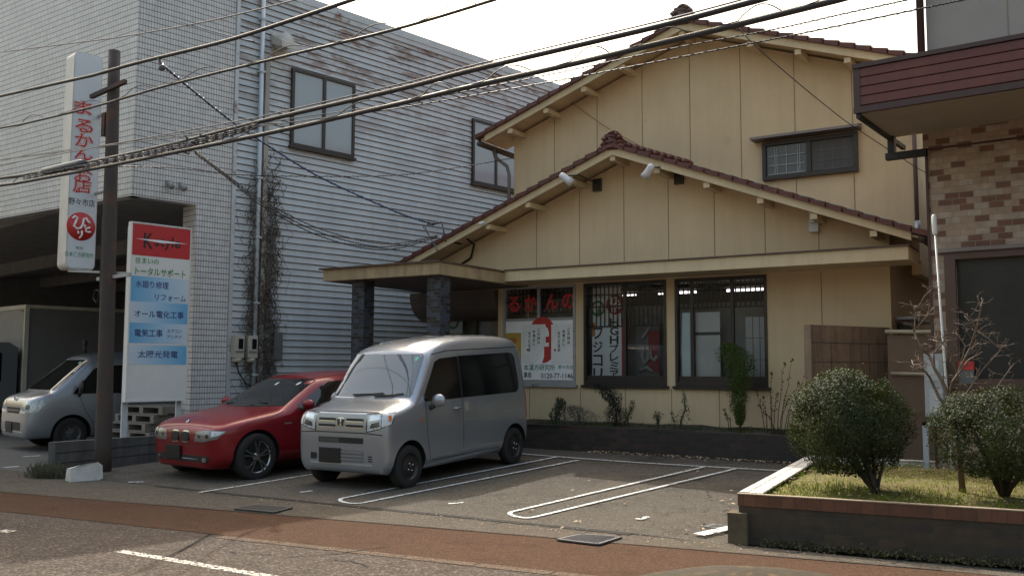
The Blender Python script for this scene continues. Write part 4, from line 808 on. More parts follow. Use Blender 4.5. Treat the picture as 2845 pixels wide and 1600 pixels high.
for i in range(6):
    M_ = Matrix.Translation((-14.62 + .05 * (i % 3) + .04 * i, 10.75 + .05 * i, .01 + i * .145)) @ Matrix.Rotation(rad(-4 + 3 * (i % 3)), 4, 'Z')
    o = P0 if i == 0 else copy_tree(P0, None, M_)
    if i == 0: o.matrix_world = M_
    o['label'] = nm[i]
q0, q1 = at_z(157, 1214), at_z(238, 1208); b = MB(); c = (q0 + q1) / 2 + Vector((-.04, .1, .0)); L_ = (q1 - q0).length
b.faces([(-.5, -.35, 0), (.5, -.45, 0), (.55, .4, 0), (-.48, .45, 0), (-.5, -.3, .75), (-.2, -.38, .95), (.35, -.36, 1.05), (.5, -.32, .85), (.52, .36, .8), (-.45, .4, .7)], [(3, 2, 1, 0), (0, 1, 7, 6, 5, 4), (1, 2, 8, 7), (2, 3, 9, 8), (3, 0, 4, 9), (4, 5, 6, 7, 8, 9)])
dx = (q1 - q0).normalized(); dy = Vector((-dx.y, dx.x, 0)); b.bm.transform(Matrix(((dx.x * L_, dy.x * .3, 0, c.x), (dx.y * L_, dy.y * .3, 0, c.y), (0, 0, .24, 0), (0, 0, 0, 1))))
tagp(b.build('kerb_block', mat('pale_block', (.50, .49, .47), .85, var=.25, vs=6, bmp=.4, bs=25), bevel=.02), 'pale broken kerb block lying at the foot of the rusty pole', 'block')
# drain gratings
def grate(pts, z, label, nb, metal, cat='grating'):
    P = [Vector((p.x, p.y, z)) for p in pts]; t = thing('drain_grate', (sum((p.x for p in P)) / 4, sum((p.y for p in P)) / 4, z), label, cat); b = MB()
    for i in range(4): b.bar(P[i], P[(i + 1) % 4], .03, .014)
    for i in range(1, nb): b.bar(P[0].lerp(P[1], i / nb), P[3].lerp(P[2], i / nb), .012, .012)
    b.build('bars', metal, t); b = MB(); b.poly([p - Vector((0, 0, .004)) for p in P]); b.build('pit', black, t)
grm = mat('worn_grate', (.10, .10, .105), .5, metal=.5)
grate([at_z(u, v) for u, v in ((1403, 1362), (1462, 1349), (1562, 1356), (1505, 1374))], .020, 'steel bar drain grating in the sunny gutter before the bays', 9, grm)
grate([at_z(u, v) for u, v in ((592, 1284), (640, 1274), (733, 1281), (690, 1293))], .020, 'dark drain cover in the shaded gutter before the red car', 14, mat('dark_grate', (.035, .035, .036), .6))
grate([at_lot(u, v) for u, v in ((1772, 1326), (1830, 1306), (1880, 1312), (1830, 1331))], .034, 'pale ribbed drain cover beside the corner stone', 14, mat('pale_grate', (.15, .16, .16), .5, metal=.3))
# earth mound in the foreground
b = MB(); vs = []; n = 28; pk = [at_z(u, v) for u, v in ((1560, 1452), (1640, 1439), (1720, 1430), (1800, 1427), (1880, 1426), (1960, 1429), (2060, 1437), (2160, 1450))]
for i, p in enumerate(pk):
    d = Vector((p.x, p.y, 0)).normalized(); q = Vector((p.x, p.y, 0))
    for j in range(8):
        s_ = j / 7.; k = math.sin(math.pi * (i + .001) / 7.002); r_ = q - d * (s_ * (.25 + .85 * k)); vs.append((r_.x, r_.y, -.01 + (.10 * k * math.sin(math.pi * s_) ** .7 if 0 < s_ < 1 else 0) + (.015 * mnoise.noise(Vector((r_.x * 5, r_.y * 5, 0))) if 0 < s_ < 1 else 0)))
b.sm = True; b.faces(vs, [(i * 8 + j, i * 8 + j + 1, (i + 1) * 8 + j + 1, (i + 1) * 8 + j) for i in range(len(pk) - 1) for j in range(7)])
tagp(b.build('earth_mound', mat('mound_earth', (.04, .03, .016), .95, var=.5, vs=12, bmp=.8, bs=50, stain=((.12, .075, .03), .56, 7))), 'low mound of dark mossy earth on the near edge of the red footway', 'mound')
# ---------------------------------------------------------------- vehicles
silver = mat('silver_paint', (.335, .36, .40), .3, metal=.6, var=.02, coat=1.); silver2 = mat('silver_paint_dusty', (.33, .355, .39), .36, metal=.7, var=.03, coat=.7)
redp = mat('red_paint', (.20, .004, .010), .35, metal=.2, spec=.35, var=.04, coat=.55); carglass = mat('car_glass', (.010, .012, .013), .03, spec=.75, var=0.)
tinted = mat('tinted_glass', (.007, .007, .008), .08, spec=.5, var=0.); chrome = mat('chrome', (.75, .76, .78), .12, metal=1., var=0.); headl = mat('lamp_lens', (.50, .53, .55), .12, spec=.9, var=.5, vs=22, coat=1.)
lampdark = mat('lamp_housing', (.12, .125, .13), .15, spec=.8, var=.4, vs=30, coat=1.); blackp = mat('black_plastic', (.018, .018, .019), .45); amber = mat('amber_lens', (.6, .16, .02), .25); redlens = mat('red_lens', (.35, .012, .012), .2, coat=1.)
seam = mat('panel_gap', (.02, .02, .021), .7); dark_well = mat('wheel_well', (.008, .008, .008), .9); plate_m = mat('dark_plate', (.012, .013, .013), .45, var=.05)
def loft(stations, lc={}, rc={}):
    """half sections (y, z) from the bottom centre up to the roof centre, one per station x; mirrored, capped, subdivided"""
    bm = bmesh.new(); rings = []
    for x, sec in stations:
        r = [bm.verts.new((x, -y, z)) for y, z in sec] + [bm.verts.new((x, y, z)) for y, z in sec[-2:0:-1]]; rings.append(r)
    m = len(rings[0])
    for a, c in zip(rings, rings[1:]):
        for i in range(m): bm.faces.new((a[i], a[(i + 1) % m], c[(i + 1) % m], c[i]))
    bm.faces.new(rings[0][::-1]); bm.faces.new(rings[-1]); bmesh.ops.recalc_face_normals(bm, faces=bm.faces)
    cl = bm.edges.layers.float.new('crease_edge')
    for k, w in lc.items():
        for a, c in zip(rings, rings[1:]):
            for q in {k, m - k}:
                e = bm.edges.get((a[q % m], c[q % m]))
                if e: e[cl] = w
    for k, w in rc.items():
        r = rings[k]
        for i in range(m):
            e = bm.edges.get((r[i], r[(i + 1) % m]))
            if e: e[cl] = max(e[cl], w)
    me = bpy.data.meshes.new('cage'); bm.to_mesh(me); bm.free(); return me
def evaluated(me, mods):
    o = bpy.data.objects.new('tmp', me); COL.objects.link(o)
    for f in mods: f(o)
    dg = bpy.context.evaluated_depsgraph_get(); dg.update(); r = bpy.data.meshes.new_from_object(o.evaluated_get(dg)); bpy.data.objects.remove(o); return r
class Car:
    def __init__(s, root, me, wheels, R, paint, arch, hw):
        s.root = root; s.paint = paint
        sub = lambda o: setattr(o.modifiers.new('s', 'SUBSURF'), 'levels', 2)
        smooth = evaluated(me, [sub]); bm = bmesh.new(); bm.from_mesh(smooth); s.bvh = BVHTree.FromBMesh(bm); bm.free()
        cb = MB(); cutters = []
        smooth.materials.append(paint); smooth.materials.append(dark_well)
        for x, z in wheels:
            for sg in (-1, 1):
                c = MB(); c.cyl((x, sg * (hw - .05), z), (0, 1, 0), arch, .44, 40); o = c.build('cut', [dark_well, dark_well], None, origin=False, uv=False); 
                for p in o.data.polygons: p.material_index = 1
                cutters.append(o)
        def boo(o):
            for c in cutters:
                m = o.modifiers.new('b', 'BOOLEAN'); m.object = c; m.operation = 'DIFFERENCE'; m.solver = 'EXACT'
        body = evaluated(smooth, [boo])
        for c in cutters: bpy.data.objects.remove(c)
        for p in body.polygons: p.use_smooth = True
        body.set_sharp_from_angle(angle=rad(38))
        o = bpy.data.objects.new('body', body); COL.objects.link(o); o.parent = root; WM[o] = WM[root]; s.body = o
    def panel(s, name, mt, poly, view, off=.004, grid=.07, parent=None, rim=.012, label=None):
        """a fitted panel: 2-D outline laid on the body from the side ('L'/'R': x,z), front/rear ('F'/'B': y,z) or top ('T': x,y)"""
        bm = bmesh.new(); f = bm.faces.new([bm.verts.new((p[0], p[1], 0)) for p in poly])
        for ax in (0, 1):
            lo, hi = min(p[ax] for p in poly), max(p[ax] for p in poly); k = lo + grid
            while k < hi - 1e-4:
                co = [0, 0, 0]; co[ax] = k; no = [0, 0, 0]; no[ax] = 1
                bmesh.ops.bisect_plane(bm, geom=bm.verts[:] + bm.edges[:] + bm.faces[:], plane_co=co, plane_no=no); k += grid
        O = {'R': lambda a, c: ((a, -3, c), (0, 1, 0)), 'L': lambda a, c: ((a, 3, c), (0, -1, 0)), 'F': lambda a, c: ((-3, a, c), (1, 0, 0)), 'B': lambda a, c: ((9, a, c), (-1, 0, 0)), 'T': lambda a, c: ((a, c, 4), (0, 0, -1)),
             'FR': lambda a, c: ((-2 * .8, a - 2 * .6, c), (.8, .6, 0)), 'FL': lambda a, c: ((-2 * .8, a + 2 * .6, c), (.8, -.6, 0))}[view]
        nr = {}
        for v in bm.verts:
            o_, d_ = O(v.co.x, v.co.y); d_ = Vector(d_).normalized(); hit = s.bvh.ray_cast(Vector(o_), d_)
            if hit[0] is None: h = s.bvh.find_nearest(Vector(o_) + d_ * 3); p, n_ = h[0], h[1]
            else: p, n_ = hit[0], hit[1]
            if n_.dot(d_) > 0: n_ = -n_
            nr[v] = n_; v.co = p + n_ * off
        if rim:
            be = [e for e in bm.edges if len(e.link_faces) == 1]; g = bmesh.ops.extrude_edge_only(bm, edges=be)
            nv = [x for x in g['geom'] if isinstance(x, bmesh.types.BMVert)]
            for v in nv:
                k = min(nr, key=lambda q: (q.co - v.co).length_squared); v.co = v.co - nr[k] * rim
        bmesh.ops.recalc_face_normals(bm, faces=bm.faces)
        for f in bm.faces: f.smooth = True
        me = bpy.data.meshes.new(name); bm.to_mesh(me); bm.free(); me.set_sharp_from_angle(angle=rad(40)); me.materials.append(mt)
        o = bpy.data.objects.new(name, me); COL.objects.link(o); o.parent = parent or s.root; WM[o] = WM[s.root]; return tagp(o, label)
    def line(s, name, pts, view, w=.008, mt=None, parent=None, off=.003):
        """a thin strip along a 2-D polyline"""
        pts = [Vector(p) for p in pts]; L = []; R_ = []
        for i, p in enumerate(pts):
            d = (pts[min(i + 1, len(pts) - 1)] - pts[max(i - 1, 0)]).normalized(); n_ = Vector((-d.y, d.x)) * w / 2; L.append(p + n_); R_.append(p - n_)
        return s.panel(name, mt or seam, [tuple(p) for p in R_ + L[::-1]], view, off=off, grid=.12, rim=0, parent=parent or s.body)
    def both(s, name, mt, poly, **kw): return [s.panel(name, mt, poly, v, **kw) for v in ('R', 'L')]
    def wheel(s, x, side, r, w, yo, rimr, style):
        y = side * yo; ax = (0, side, 0); b = MB(); c = (x, y, r)
        b.lathe([(rimr, -w), (r * .9, -w), (r * .985, -w * .85), (r, -w * .55), (r, -w * .3), (r * .985, -.012), (r * .93, .0), (rimr + .012, .002), (rimr, -.004), (rimr * .97, -.03)], c, ax, 40); b.k = 1; b.lathe([(rimr * .97, -.03), (0., -.06)], c, ax, 40)
        t = b.build('wheel', [rubber, dark_well], s.root, local=True); b = MB()
        if style == 'alloy':
            b.lathe([(rimr, .0), (rimr * 1.0, -.012), (rimr * .93, -.014), (rimr * .92, -.03)], c, ax, 40); b.lathe([(0, -.008), (.045, -.008), (.06, -.03)], c, ax, 20)
            for i in range(10):
                a = 2 * math.pi * (i // 2) / 5 + (.16 if i % 2 else -.16) + .3; b.bar((x + .03 * math.cos(a), y - side * .02, r + .03 * math.sin(a)), (x + rimr * .95 * math.cos(a * 1.0), y - side * .014, r + rimr * .95 * math.sin(a)), .022, .03, (0, 1, 0))
            b.build('rim', mat('alloy', (.38, .385, .39), .25, metal=.9), t, local=True)
        elif style == 'cap':
            b.lathe([(rimr, .002), (rimr * .9, .004), (rimr * .86, -.015), (rimr * .6, -.01), (rimr * .3, .0), (0, .008)], c, ax, 36)
            b.k = 1
            for i in range(8): a = 2 * math.pi * i / 8; b.cyl((x + rimr * .62 * math.cos(a), y - side * .004, r + rimr * .62 * math.sin(a)), ax, rimr * .09, .012, 10)
            b.build('hubcap', [mat('hubcap_grey', (.09, .09, .092), .45, metal=.4), black], t, local=True)
        else:
            b.lathe([(rimr, .0), (rimr * .96, -.012), (rimr * .8, -.035), (rimr * .62, -.02), (rimr * .35, -.004), (0, -.004)], c, ax, 36); b.k = 1
            for i in range(4): a = 2 * math.pi * i / 4 + .5; b.cyl((x + .05 * math.cos(a), y + side * .004, r + .05 * math.sin(a)), ax, .008, .025, 8)
            b.k = 0; b.cyl((x, y + side * .006, r), ax, .025, .02, 12); b.build('rim', [mat('black_steel_wheel', (.02, .02, .021), .35), chrome], t, local=True)
        return t
def carplace(P, hdg, slope): return frame(P, hdg - 90 + 90, 0.) @ Matrix.Identity(4)
def car_matrix(wp, local, hdg, pitch):
    """world matrix that puts the local ground point on the world point; local +X runs to the rear along the compass heading"""
    Rm = frame((0, 0), hdg) @ Matrix.Rotation(-pitch, 4, 'Y'); o = Vector(wp) - Rm @ Vector(local); return Matrix.Translation(o) @ Rm
def rr(x0, x1, z0, z1, r, n=4):
    P = []
    for cx, cz, a0 in ((x1 - r, z0 + r, -90), (x1 - r, z1 - r, 0), (x0 + r, z1 - r, 90), (x0 + r, z0 + r, 180)):
        for i in range(n + 1): a = rad(a0 + 90. * i / n); P.append((cx + r * math.cos(a), cz + r * math.sin(a)))
    return P
def door_handle(c, x, z, view, mt, w=.16):
    sg = -1 if view == 'R' else 1; h = c.bvh.ray_cast(Vector((x, sg * 3, z)), Vector((0, -sg, 0)))[0]; y = h.y
    b = MB(); b.tube([(x - w / 2, y, z), (x - w / 2 + .02, y + sg * .03, z), (x + w / 2 - .02, y + sg * .03, z), (x + w / 2, y, z)], .014, 8); return b
def mirror(c, x, y, z, sx, sy, sz, mt, arm=True, sub=2):
    for sg in (-1, 1):
        b = MB(); b.blob((x, sg * y, z), (sx, sy, sz), 3, .0); m_ = b.build('mirror', mt, c.root, local=True, bevel=0)
        if arm: a = MB(); a.tube([(x - .0, sg * (y - sy * .6), z - sz * .7), (x + .02, sg * (y - sy - .1), z - sz - .04)], .035, 8); a.build('arm', blackp, m_, local=True)
        a = MB(); a.blob((x + .012, sg * y, z), (sx * .9, sy * .92, sz * .85), 2); a.build('mirror_glass', tinted, m_, local=True)
# ---- silver microvan in the middle
def sec(zb, wb, w, z1, z2, zs, ws, zr, wr, zt, wt, zc): return [(0, zb), (wb, zb), (w - .01, z1), (w, z2), (ws, zs), (wr, zr), (wt, zt), (0, zc)]
HW = .7375
st = []
def S(x, zb, wb, w, z1, z2, zs, ws, zr, wr, zt, wt, zc): st.append((x, sec(zb, wb, w, z1, z2, zs, ws, zr, wr, zt, wt, zc)))
S(.00, .30, .50, .62, .36, .50, .62, .62, .66, .60, .70, .48, .71)
S(.012, .25, .58, .69, .32, .50, .68, .69, .80, .67, .88, .52, .89)
S(.045, .22, .64, .722, .32, .52, .72, .722, .89, .70, .945, .56, .955)
S(.10, .21, .66, .735, .32, .55, .80, .735, .94, .71, .985, .58, .995)
S(.38, .20, .66, HW, .32, .60, .88, .735, .98, .71, 1.025, .60, 1.045)
S(.55, .20, .66, HW, .32, .60, .94, .735, 1.03, .715, 1.07, .63, 1.085)
S(.60, .20, .66, HW, .32, .60, .96, .735, 1.06, .71, 1.12, .62, 1.135)
S(.98, .20, .66, HW, .32, .60, .98, .735, 1.56, .655, 1.675, .57, 1.725)
S(1.06, .20, .66, HW, .32, .60, .98, .735, 1.61, .65, 1.745, .56, 1.785)
S(1.40, .20, .66, HW, .32, .60, 1.00, .735, 1.67, .645, 1.835, .55, 1.88)
S(2.0, .20, .66, HW, .32, .60, 1.00, .735, 1.69, .645, 1.875, .55, 1.93)
S(2.8, .20, .66, HW, .32, .60, 1.00, .735, 1.69, .645, 1.885, .55, 1.94)
S(3.2, .22, .66, HW, .32, .60, 1.00, .735, 1.69, .645, 1.87, .55, 1.925)
S(3.35, .25, .64, .732, .34, .60, 1.00, .725, 1.65, .62, 1.82, .52, 1.86)
S(3.395, .34, .60, .70, .40, .62, 1.00, .69, 1.55, .58, 1.68, .48, 1.72)
fw_ = Vector((-7.50, 9.38, lot_z(9.38))); VM = car_matrix(fw_, (.47, -.70, 0), -1.2, math.atan(LS))
vt = thing('silver_microvan', (0, 0, 0), 'boxy silver microvan parked in the middle bay with its nose to the street', 'van', M=VM)
vc = Car(vt, loft(st, {1: .6, 2: .4, 5: .35, 6: .35}, {0: .3, 2: .35, 3: .3, 6: .6, 7: .45, 13: .3, 14: .5}), [(.47, .27), (2.99, .27)], .27, silver, .335, HW)
vc.panel('windshield', mat('windshield_glass', (.055, .07, .078), .03, spec=1., var=0., coat=1.), [(-.62, 1.12), (.62, 1.12), (.64, 1.16), (.585, 1.63), (.55, 1.665), (-.55, 1.665), (-.585, 1.63), (-.64, 1.16)], 'F')
vc.both('front_side_window', tinted, [(.80, 1.06), (1.62, 1.06), (1.62, 1.62), (1.22, 1.60), (1.10, 1.56), (.78, 1.12)])
vc.both('rear_side_window', tinted, [(1.66, 1.06), (3.06, 1.06), (3.14, 1.11), (3.16, 1.20), (3.12, 1.57), (3.07, 1.63), (2.97, 1.645), (1.66, 1.625)])
vc.both('pillar_trim', blackp, [(1.60, 1.06), (1.68, 1.06), (1.68, 1.62), (1.60, 1.61)], off=.002)
for v in ('R', 'L'): vc.line('sill_seam', [(.95, .30), (2.6, .30)], v); vc.line('door_seam', [(.80, 1.1), (.83, .62), (.9, .32)], v); vc.line('door_seam', [(1.645, 1.66), (1.645, .30)], v); vc.line('roof_seam', [(1.08, 1.655), (1.4, 1.70), (3.25, 1.725)], v, w=.012)
for v in ('R', 'L'):
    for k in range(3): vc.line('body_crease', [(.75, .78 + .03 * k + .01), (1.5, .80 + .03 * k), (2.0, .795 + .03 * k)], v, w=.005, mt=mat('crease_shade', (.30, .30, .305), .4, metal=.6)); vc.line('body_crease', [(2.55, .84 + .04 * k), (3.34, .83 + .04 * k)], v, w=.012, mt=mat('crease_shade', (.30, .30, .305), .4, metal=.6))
vc.line('hood_seam', [(-.56, .965), (.56, .965)], 'F', w=.009)
vc.panel('grille_panel', mat('silver_grille', (.36, .36, .355), .4, metal=.6, coat=.5), [(-.40, .735), (.40, .735), (.42, .94), (-.42, .94)], 'F', off=.006)
for z in (.80, .875):
    for y0, y1 in ((-.36, -.09), (.09, .36)): vc.panel('grille_slot', black, rr(y0, y1, z - .015, z + .013, .01), 'F', off=.015); vc.panel('grille_chrome', chrome, [(y0, z - .03), (y1, z - .03), (y1, z - .016), (y0, z - .018)], 'F', off=.012)
vc.panel('emblem_base', chrome, rr(-.058, .058, .79, .895, .03), 'F', off=.012)
b = MB(); hx = vc.bvh.ray_cast(Vector((-3, 0, .84)), Vector((1, 0, 0)))[0].x - .022
b.bar((hx, -.028, .80), (hx, -.036, .885), .016, .012); b.bar((hx, .028, .80), (hx, .036, .885), .016, .012); b.bar((hx, -.03, .838), (hx, .03, .838), .012, .012); b.build('emblem', mat('emblem_dark', (.09, .09, .095), .3, metal=.6), vt, local=True)
for sg, v in ((-1, 'FR'), (1, 'FL')):
    pl = [(sg * .43, .74), (sg * .55, .76), (sg * .80, .83), (sg * .85, .955), (sg * .55, .945), (sg * .44, .94)]
    vc.panel('headlight_gasket', blackp, [((p[0] - sg * .645) * 1.08 + sg * .645, (p[1] - .85) * 1.13 + .85) for p in (pl if sg > 0 else pl[::-1])], v, off=.003, grid=.04); hl = vc.panel('headlight', headl, pl if sg > 0 else pl[::-1], v, off=.006, grid=.04); vc.panel('reflector', mat('reflector_dark', (.13, .14, .15), .15, metal=.6), [(sg * .47, .775), (sg * .63, .80), (sg * .62, .86), (sg * .50, .835)][::(1 if sg > 0 else -1)], v, off=.009, grid=.03, parent=hl); vc.panel('bright_bowl', chrome, [(sg * .47, .86), (sg * .63, .885), (sg * .64, .93), (sg * .48, .925)][::(1 if sg > 0 else -1)], v, off=.009, grid=.03, parent=hl); vc.panel('lamp_divider', mat('reflector_dark', (.13, .14, .15), .15, metal=.6), [(sg * .645, .79), (sg * .655, .79), (sg * .665, .94), (sg * .655, .94)][::(1 if sg > 0 else -1)], v, off=.01, parent=hl); vc.panel('turn_lamp', amber, rr(*sorted((sg * .76, sg * .80)), .87, .93, .015), v, off=.009, parent=hl)
vc.panel('lower_grille', black, rr(-.36, .36, .585, .655, .01), 'F', off=.006); vc.panel('radiator', mat('radiator_grey', (.06, .06, .06), .6), rr(.02, .34, .59, .65, .008), 'F', off=.009)
vc.line('bumper_seam', [(-.66, .70), (-.4, .715), (.4, .715), (.66, .70)], 'F', w=.012)
vc.panel('bumper_slots', mat('slot_grey', (.15, .15, .15), .5), rr(-.36, .0, .36, .50, .01), 'F', off=.006)
for z in (.385, .43, .475): vc.panel('bumper_bar', silver, [(-.36, z - .008), (.36, z - .008), (.36, z + .008), (-.36, z + .008)], 'F', off=.011)
vc.panel('number_plate', plate_m, rr(-.01, .33, .34, .51, .01) if False else [(.0, .335), (.345, .335), (.345, .52), (.0, .52)], 'F', off=.022, rim=.02)
vc.panel('bumper_lip', mat('lip_bright', (.55, .57, .6), .3, metal=.7), [(-.50, .318), (.50, .318), (.50, .338), (-.50, .338)], 'F', off=.006)
vc.panel('fog_recess', black, rr(.40, .50, .37, .45, .015), 'F', off=.005)
for k in range(3): vc.panel('vent_slot', black, rr(-.50, -.44, .37 + .028 * k, .384 + .028 * k, .004), 'F', off=.005)
for y in (-.38, -.20, .2, .38):
    b = MB(); b.tube([(1.25, y, vc.bvh.ray_cast(Vector((1.25, y, 3)), Vector((0, 0, -1)))[0].z - .004), (2.1, y, vc.bvh.ray_cast(Vector((2.1, y, 3)), Vector((0, 0, -1)))[0].z - .002), (3.0, y, vc.bvh.ray_cast(Vector((3., y, 3)), Vector((0, 0, -1)))[0].z - .004)], .012, 6); b.build('roof_rib', silver, vt, local=True)
mirror(vc, .90, .86, 1.07, .05, .105, .085, silver)
for sg, v in ((-1, 'R'), (1, 'L')):
    door_handle(vc, 1.50, .93, v, silver).build('door_handle', silver, vt, local=True); b = MB(); y = sg * (HW - .006); b.box(1.74, 1.79, y, y + sg * .02, .88, .99); b.build('sliding_door_handle', chrome, vt, local=True)
    vc.panel('side_turn_lamp', amber, rr(.68, .73, .815, .845, .008), v, off=.006); vc.panel('tail_lamp', redlens, [(3.33, .66), (3.385, .66), (3.375, 1.05), (3.34, 1.05)], v, off=.008)
b = MB(); gz = [vc.bvh.ray_cast(Vector((-3, y, z)), Vector((1, 0, 0)))[0] + Vector((-.02, 0, .01)) for y, z in ((.3, 1.135), (.05, 1.145), (-.2, 1.16))]; b.tube(gz, .009, 6); gz = [vc.bvh.ray_cast(Vector((-3, y, z)), Vector((1, 0, 0)))[0] + Vector((-.02, 0, .01)) for y, z in ((-.05, 1.13), (-.3, 1.135), (-.52, 1.16))]; b.tube(gz, .009, 6); b.build('wiper', black, vt, local=True)
vc.panel('round_sticker', mat('green_sticker', (.16, .5, .38), .5), rr(-.53, -.47, 1.57, 1.63, .03), 'F', off=.007)
for x in (.47, 2.99):
    for sg in (-1, 1): vc.wheel(x, sg, .27, .145, .722, .165, 'steel')
# ---- red hatchback
st = []
def S2(x, zb, w, z1, zs, ws, zr, wr, zt, wt, zc): st.append((x, [(0, zb), (w * .82, zb), (w, z1), (w, (z1 + zs) / 2), (ws, zs), (wr, zr), (wt, zt), (0, zc)]))
S2(.00, .25, .53, .32, .55, .58, .61, .56, .635, .46, .655)
S2(.03, .19, .67, .30, .62, .69, .68, .66, .71, .53, .735)
S2(.11, .18, .79, .30, .68, .79, .735, .74, .775, .58, .81)
S2(.28, .17, .85, .30, .72, .84, .79, .79, .835, .60, .87)
S2(.66, .17, .872, .30, .78, .864, .845, .82, .895, .62, .93)
S2(1.0, .17, .874, .30, .81, .866, .88, .82, .925, .66, .96)
S2(1.08, .17, .874, .30, .83, .868, .90, .80, .94, .70, .975)
S2(1.14, .17, .874, .30, .84, .868, .92, .79, .965, .70, 1.0)
S2(1.76, .17, .874, .30, .87, .868, 1.20, .69, 1.305, .57, 1.345)
S2(1.88, .17, .874, .30, .88, .868, 1.235, .675, 1.345, .56, 1.385)
S2(2.4, .17, .874, .30, .89, .868, 1.26, .665, 1.375, .54, 1.42)
S2(3.15, .17, .872, .30, .91, .866, 1.25, .65, 1.365, .53, 1.405)
S2(3.75, .20, .86, .34, .94, .84, 1.20, .62, 1.31, .51, 1.35)
S2(4.0, .24, .80, .38, .93, .76, 1.04, .64, 1.08, .52, 1.10)
S2(4.13, .32, .70, .44, .82, .68, .90, .60, .94, .47, .95)
BMx = car_matrix(Vector((-9.86, 9.02, lot_z(9.02))), (.62, -.80, 0), 6., math.atan(LS))
rc = thing('red_hatchback', (0, 0, 0), 'red compact hatchback with a twin oval grille parked left of the silver microvan', 'car', M=BMx)
cc = Car(rc, loft(st, {1: .5, 2: .3, 4: .25}, {7: .4, 8: .3}), [(.62, .315), (3.28, .315)], .315, redp, .365, .874)
cc.panel('windshield', carglass, [(-.73, .955), (-.3, .945), (.3, .945), (.73, .955), (.70, 1.02), (.60, 1.275), (.54, 1.305), (-.54, 1.305), (-.60, 1.275), (-.70, 1.02)], 'F')
cc.both('side_window', carglass, [(1.36, .92), (2.48, .945), (2.50, 1.265), (2.06, 1.255), (1.90, 1.215), (1.36, .965)]); cc.both('rear_side_window', carglass, [(2.56, .945), (3.4, .99), (3.56, 1.07), (3.30, 1.225), (2.56, 1.262)])
for v in ('R', 'L'):
    cc.line('door_seam', [(1.33, .91), (1.30, .7), (1.36, .27)], v); cc.line('door_seam', [(2.53, .93), (2.58, .6), (2.5, .27)], v); cc.line('window_trim', [(1.32, .915), (1.95, .912), (3.3, .955)], v, w=.014, mt=blackp); cc.line('hood_seam', [(.45, .765), (.9, .835), (1.1, .89)], v, w=.006)
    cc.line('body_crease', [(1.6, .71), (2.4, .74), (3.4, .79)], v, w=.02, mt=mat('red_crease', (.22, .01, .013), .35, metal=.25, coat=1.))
    cc.panel('side_badge', chrome, rr(1.06, 1.18, .715, .735, .006), v, off=.005)
for sg in (-1, 1):
    y0, y1 = sorted((sg * .022, sg * .215)); kd = cc.panel('kidney_grille', chrome, rr(y0, y1, .525, .685, .06, 6), 'F', off=.009, grid=.03); cc.panel('grille_mesh', black, rr(y0 + .013, y1 - .013, .541, .669, .05, 6), 'F', off=.021, grid=.03, parent=kd)
    v = 'FR' if sg < 0 else 'FL'; pl = [(sg * .33, .55), (sg * .52, .545), (sg * .80, .595), (sg * .93, .69), (sg * .60, .70), (sg * .36, .68)]
    hl = cc.panel('headlight', lampdark, pl if sg > 0 else pl[::-1], v, off=.006, grid=.035)
    for yy, zz, r_ in ((.44, .615, .035), (.61, .622, .05)): cc.panel('projector', mat('projector_ring', (.30, .31, .32), .2, metal=.7), rr(sg * yy - r_, sg * yy + r_, zz - r_, zz + r_, r_, 5), v, off=.009, grid=.03, parent=hl); cc.panel('projector_lens', black, rr(sg * yy - r_ * .6, sg * yy + r_ * .6, zz - r_ * .6, zz + r_ * .6, r_ * .6, 5), v, off=.012, grid=.03, parent=hl)
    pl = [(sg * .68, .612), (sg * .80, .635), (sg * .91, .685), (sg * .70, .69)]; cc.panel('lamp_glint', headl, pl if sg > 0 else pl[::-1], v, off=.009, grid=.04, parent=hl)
    cc.panel('fog_lamp', chrome, rr(*sorted((sg * .50, sg * .58)), .285, .345, .03, 5), 'F', off=.012, grid=.03)
cc.panel('lower_grille', black, [(-.60, .28), (.60, .28), (.64, .345), (.58, .365), (-.58, .365), (-.64, .345)], 'F', off=.006); cc.line('grille_bar', [(-.42, .32), (.42, .32)], 'F', w=.012, mt=chrome, off=.012)
cc.line('bumper_seam', [(-.62, .53), (-.3, .505), (.3, .505), (.62, .53)], 'F', w=.008); cc.line('bumper_lip', [(-.55, .235), (.55, .235)], 'F', w=.012, mt=mat('red_crease', (.22, .01, .013), .35))
cc.panel('number_plate', plate_m, [(-.02, .31), (.32, .31), (.32, .485), (-.02, .485)], 'F', off=.03, rim=.025)
b = MB(); p_, n_ = cc.bvh.ray_cast(Vector((.12, 0, 3)), Vector((0, 0, -1)))[:2]; n2 = (n_ + Vector((-.6, 0, 0))).normalized(); b.cyl(p_ + n2 * .005, n2, .038, .008, 24); em = b.build('emblem', mat('emblem_ring', (.04, .04, .045), .3), rc, local=True)
ax_ = Vector((0, 1, 0)); bx_ = n2.cross(ax_)
for k in range(4):
    b = MB(); P_ = [p_ + n2 * .0105] + [p_ + n2 * .0105 + (ax_ * math.cos(a) + bx_ * math.sin(a)) * .026 for a in [math.pi / 2 * (k + j / 5) for j in range(6)]]; b.poly(P_); b.build('emblem_quarter', mat('emblem_blue', (.05, .2, .5), .3) if k % 2 else mat('emblem_white', (.7, .7, .7), .3), em, local=True)
mirror(cc, 1.40, .97, .975, .06, .115, .07, redp)
for v in ('R', 'L'): door_handle(cc, 2.34, .81, v, redp).build('door_handle', redp, rc, local=True)
for (y, z, sz) in ((-.05, 1.215, .05), (-.48, 1.22, .045)): cc.panel('sticker', mat('pale_sticker', (.55, .56, .55), .5), rr(y, y + sz, z, z + .04, .015), 'F', off=.007)
b = MB(); gz = [cc.bvh.ray_cast(Vector((-3, y, z)), Vector((1, 0, 0)))[0] + Vector((-.02, 0, .01)) for y, z in ((.55, .965), (.1, .965), (-.4, .985))]; b.tube(gz, .009, 6); b.build('wiper', black, rc, local=True)
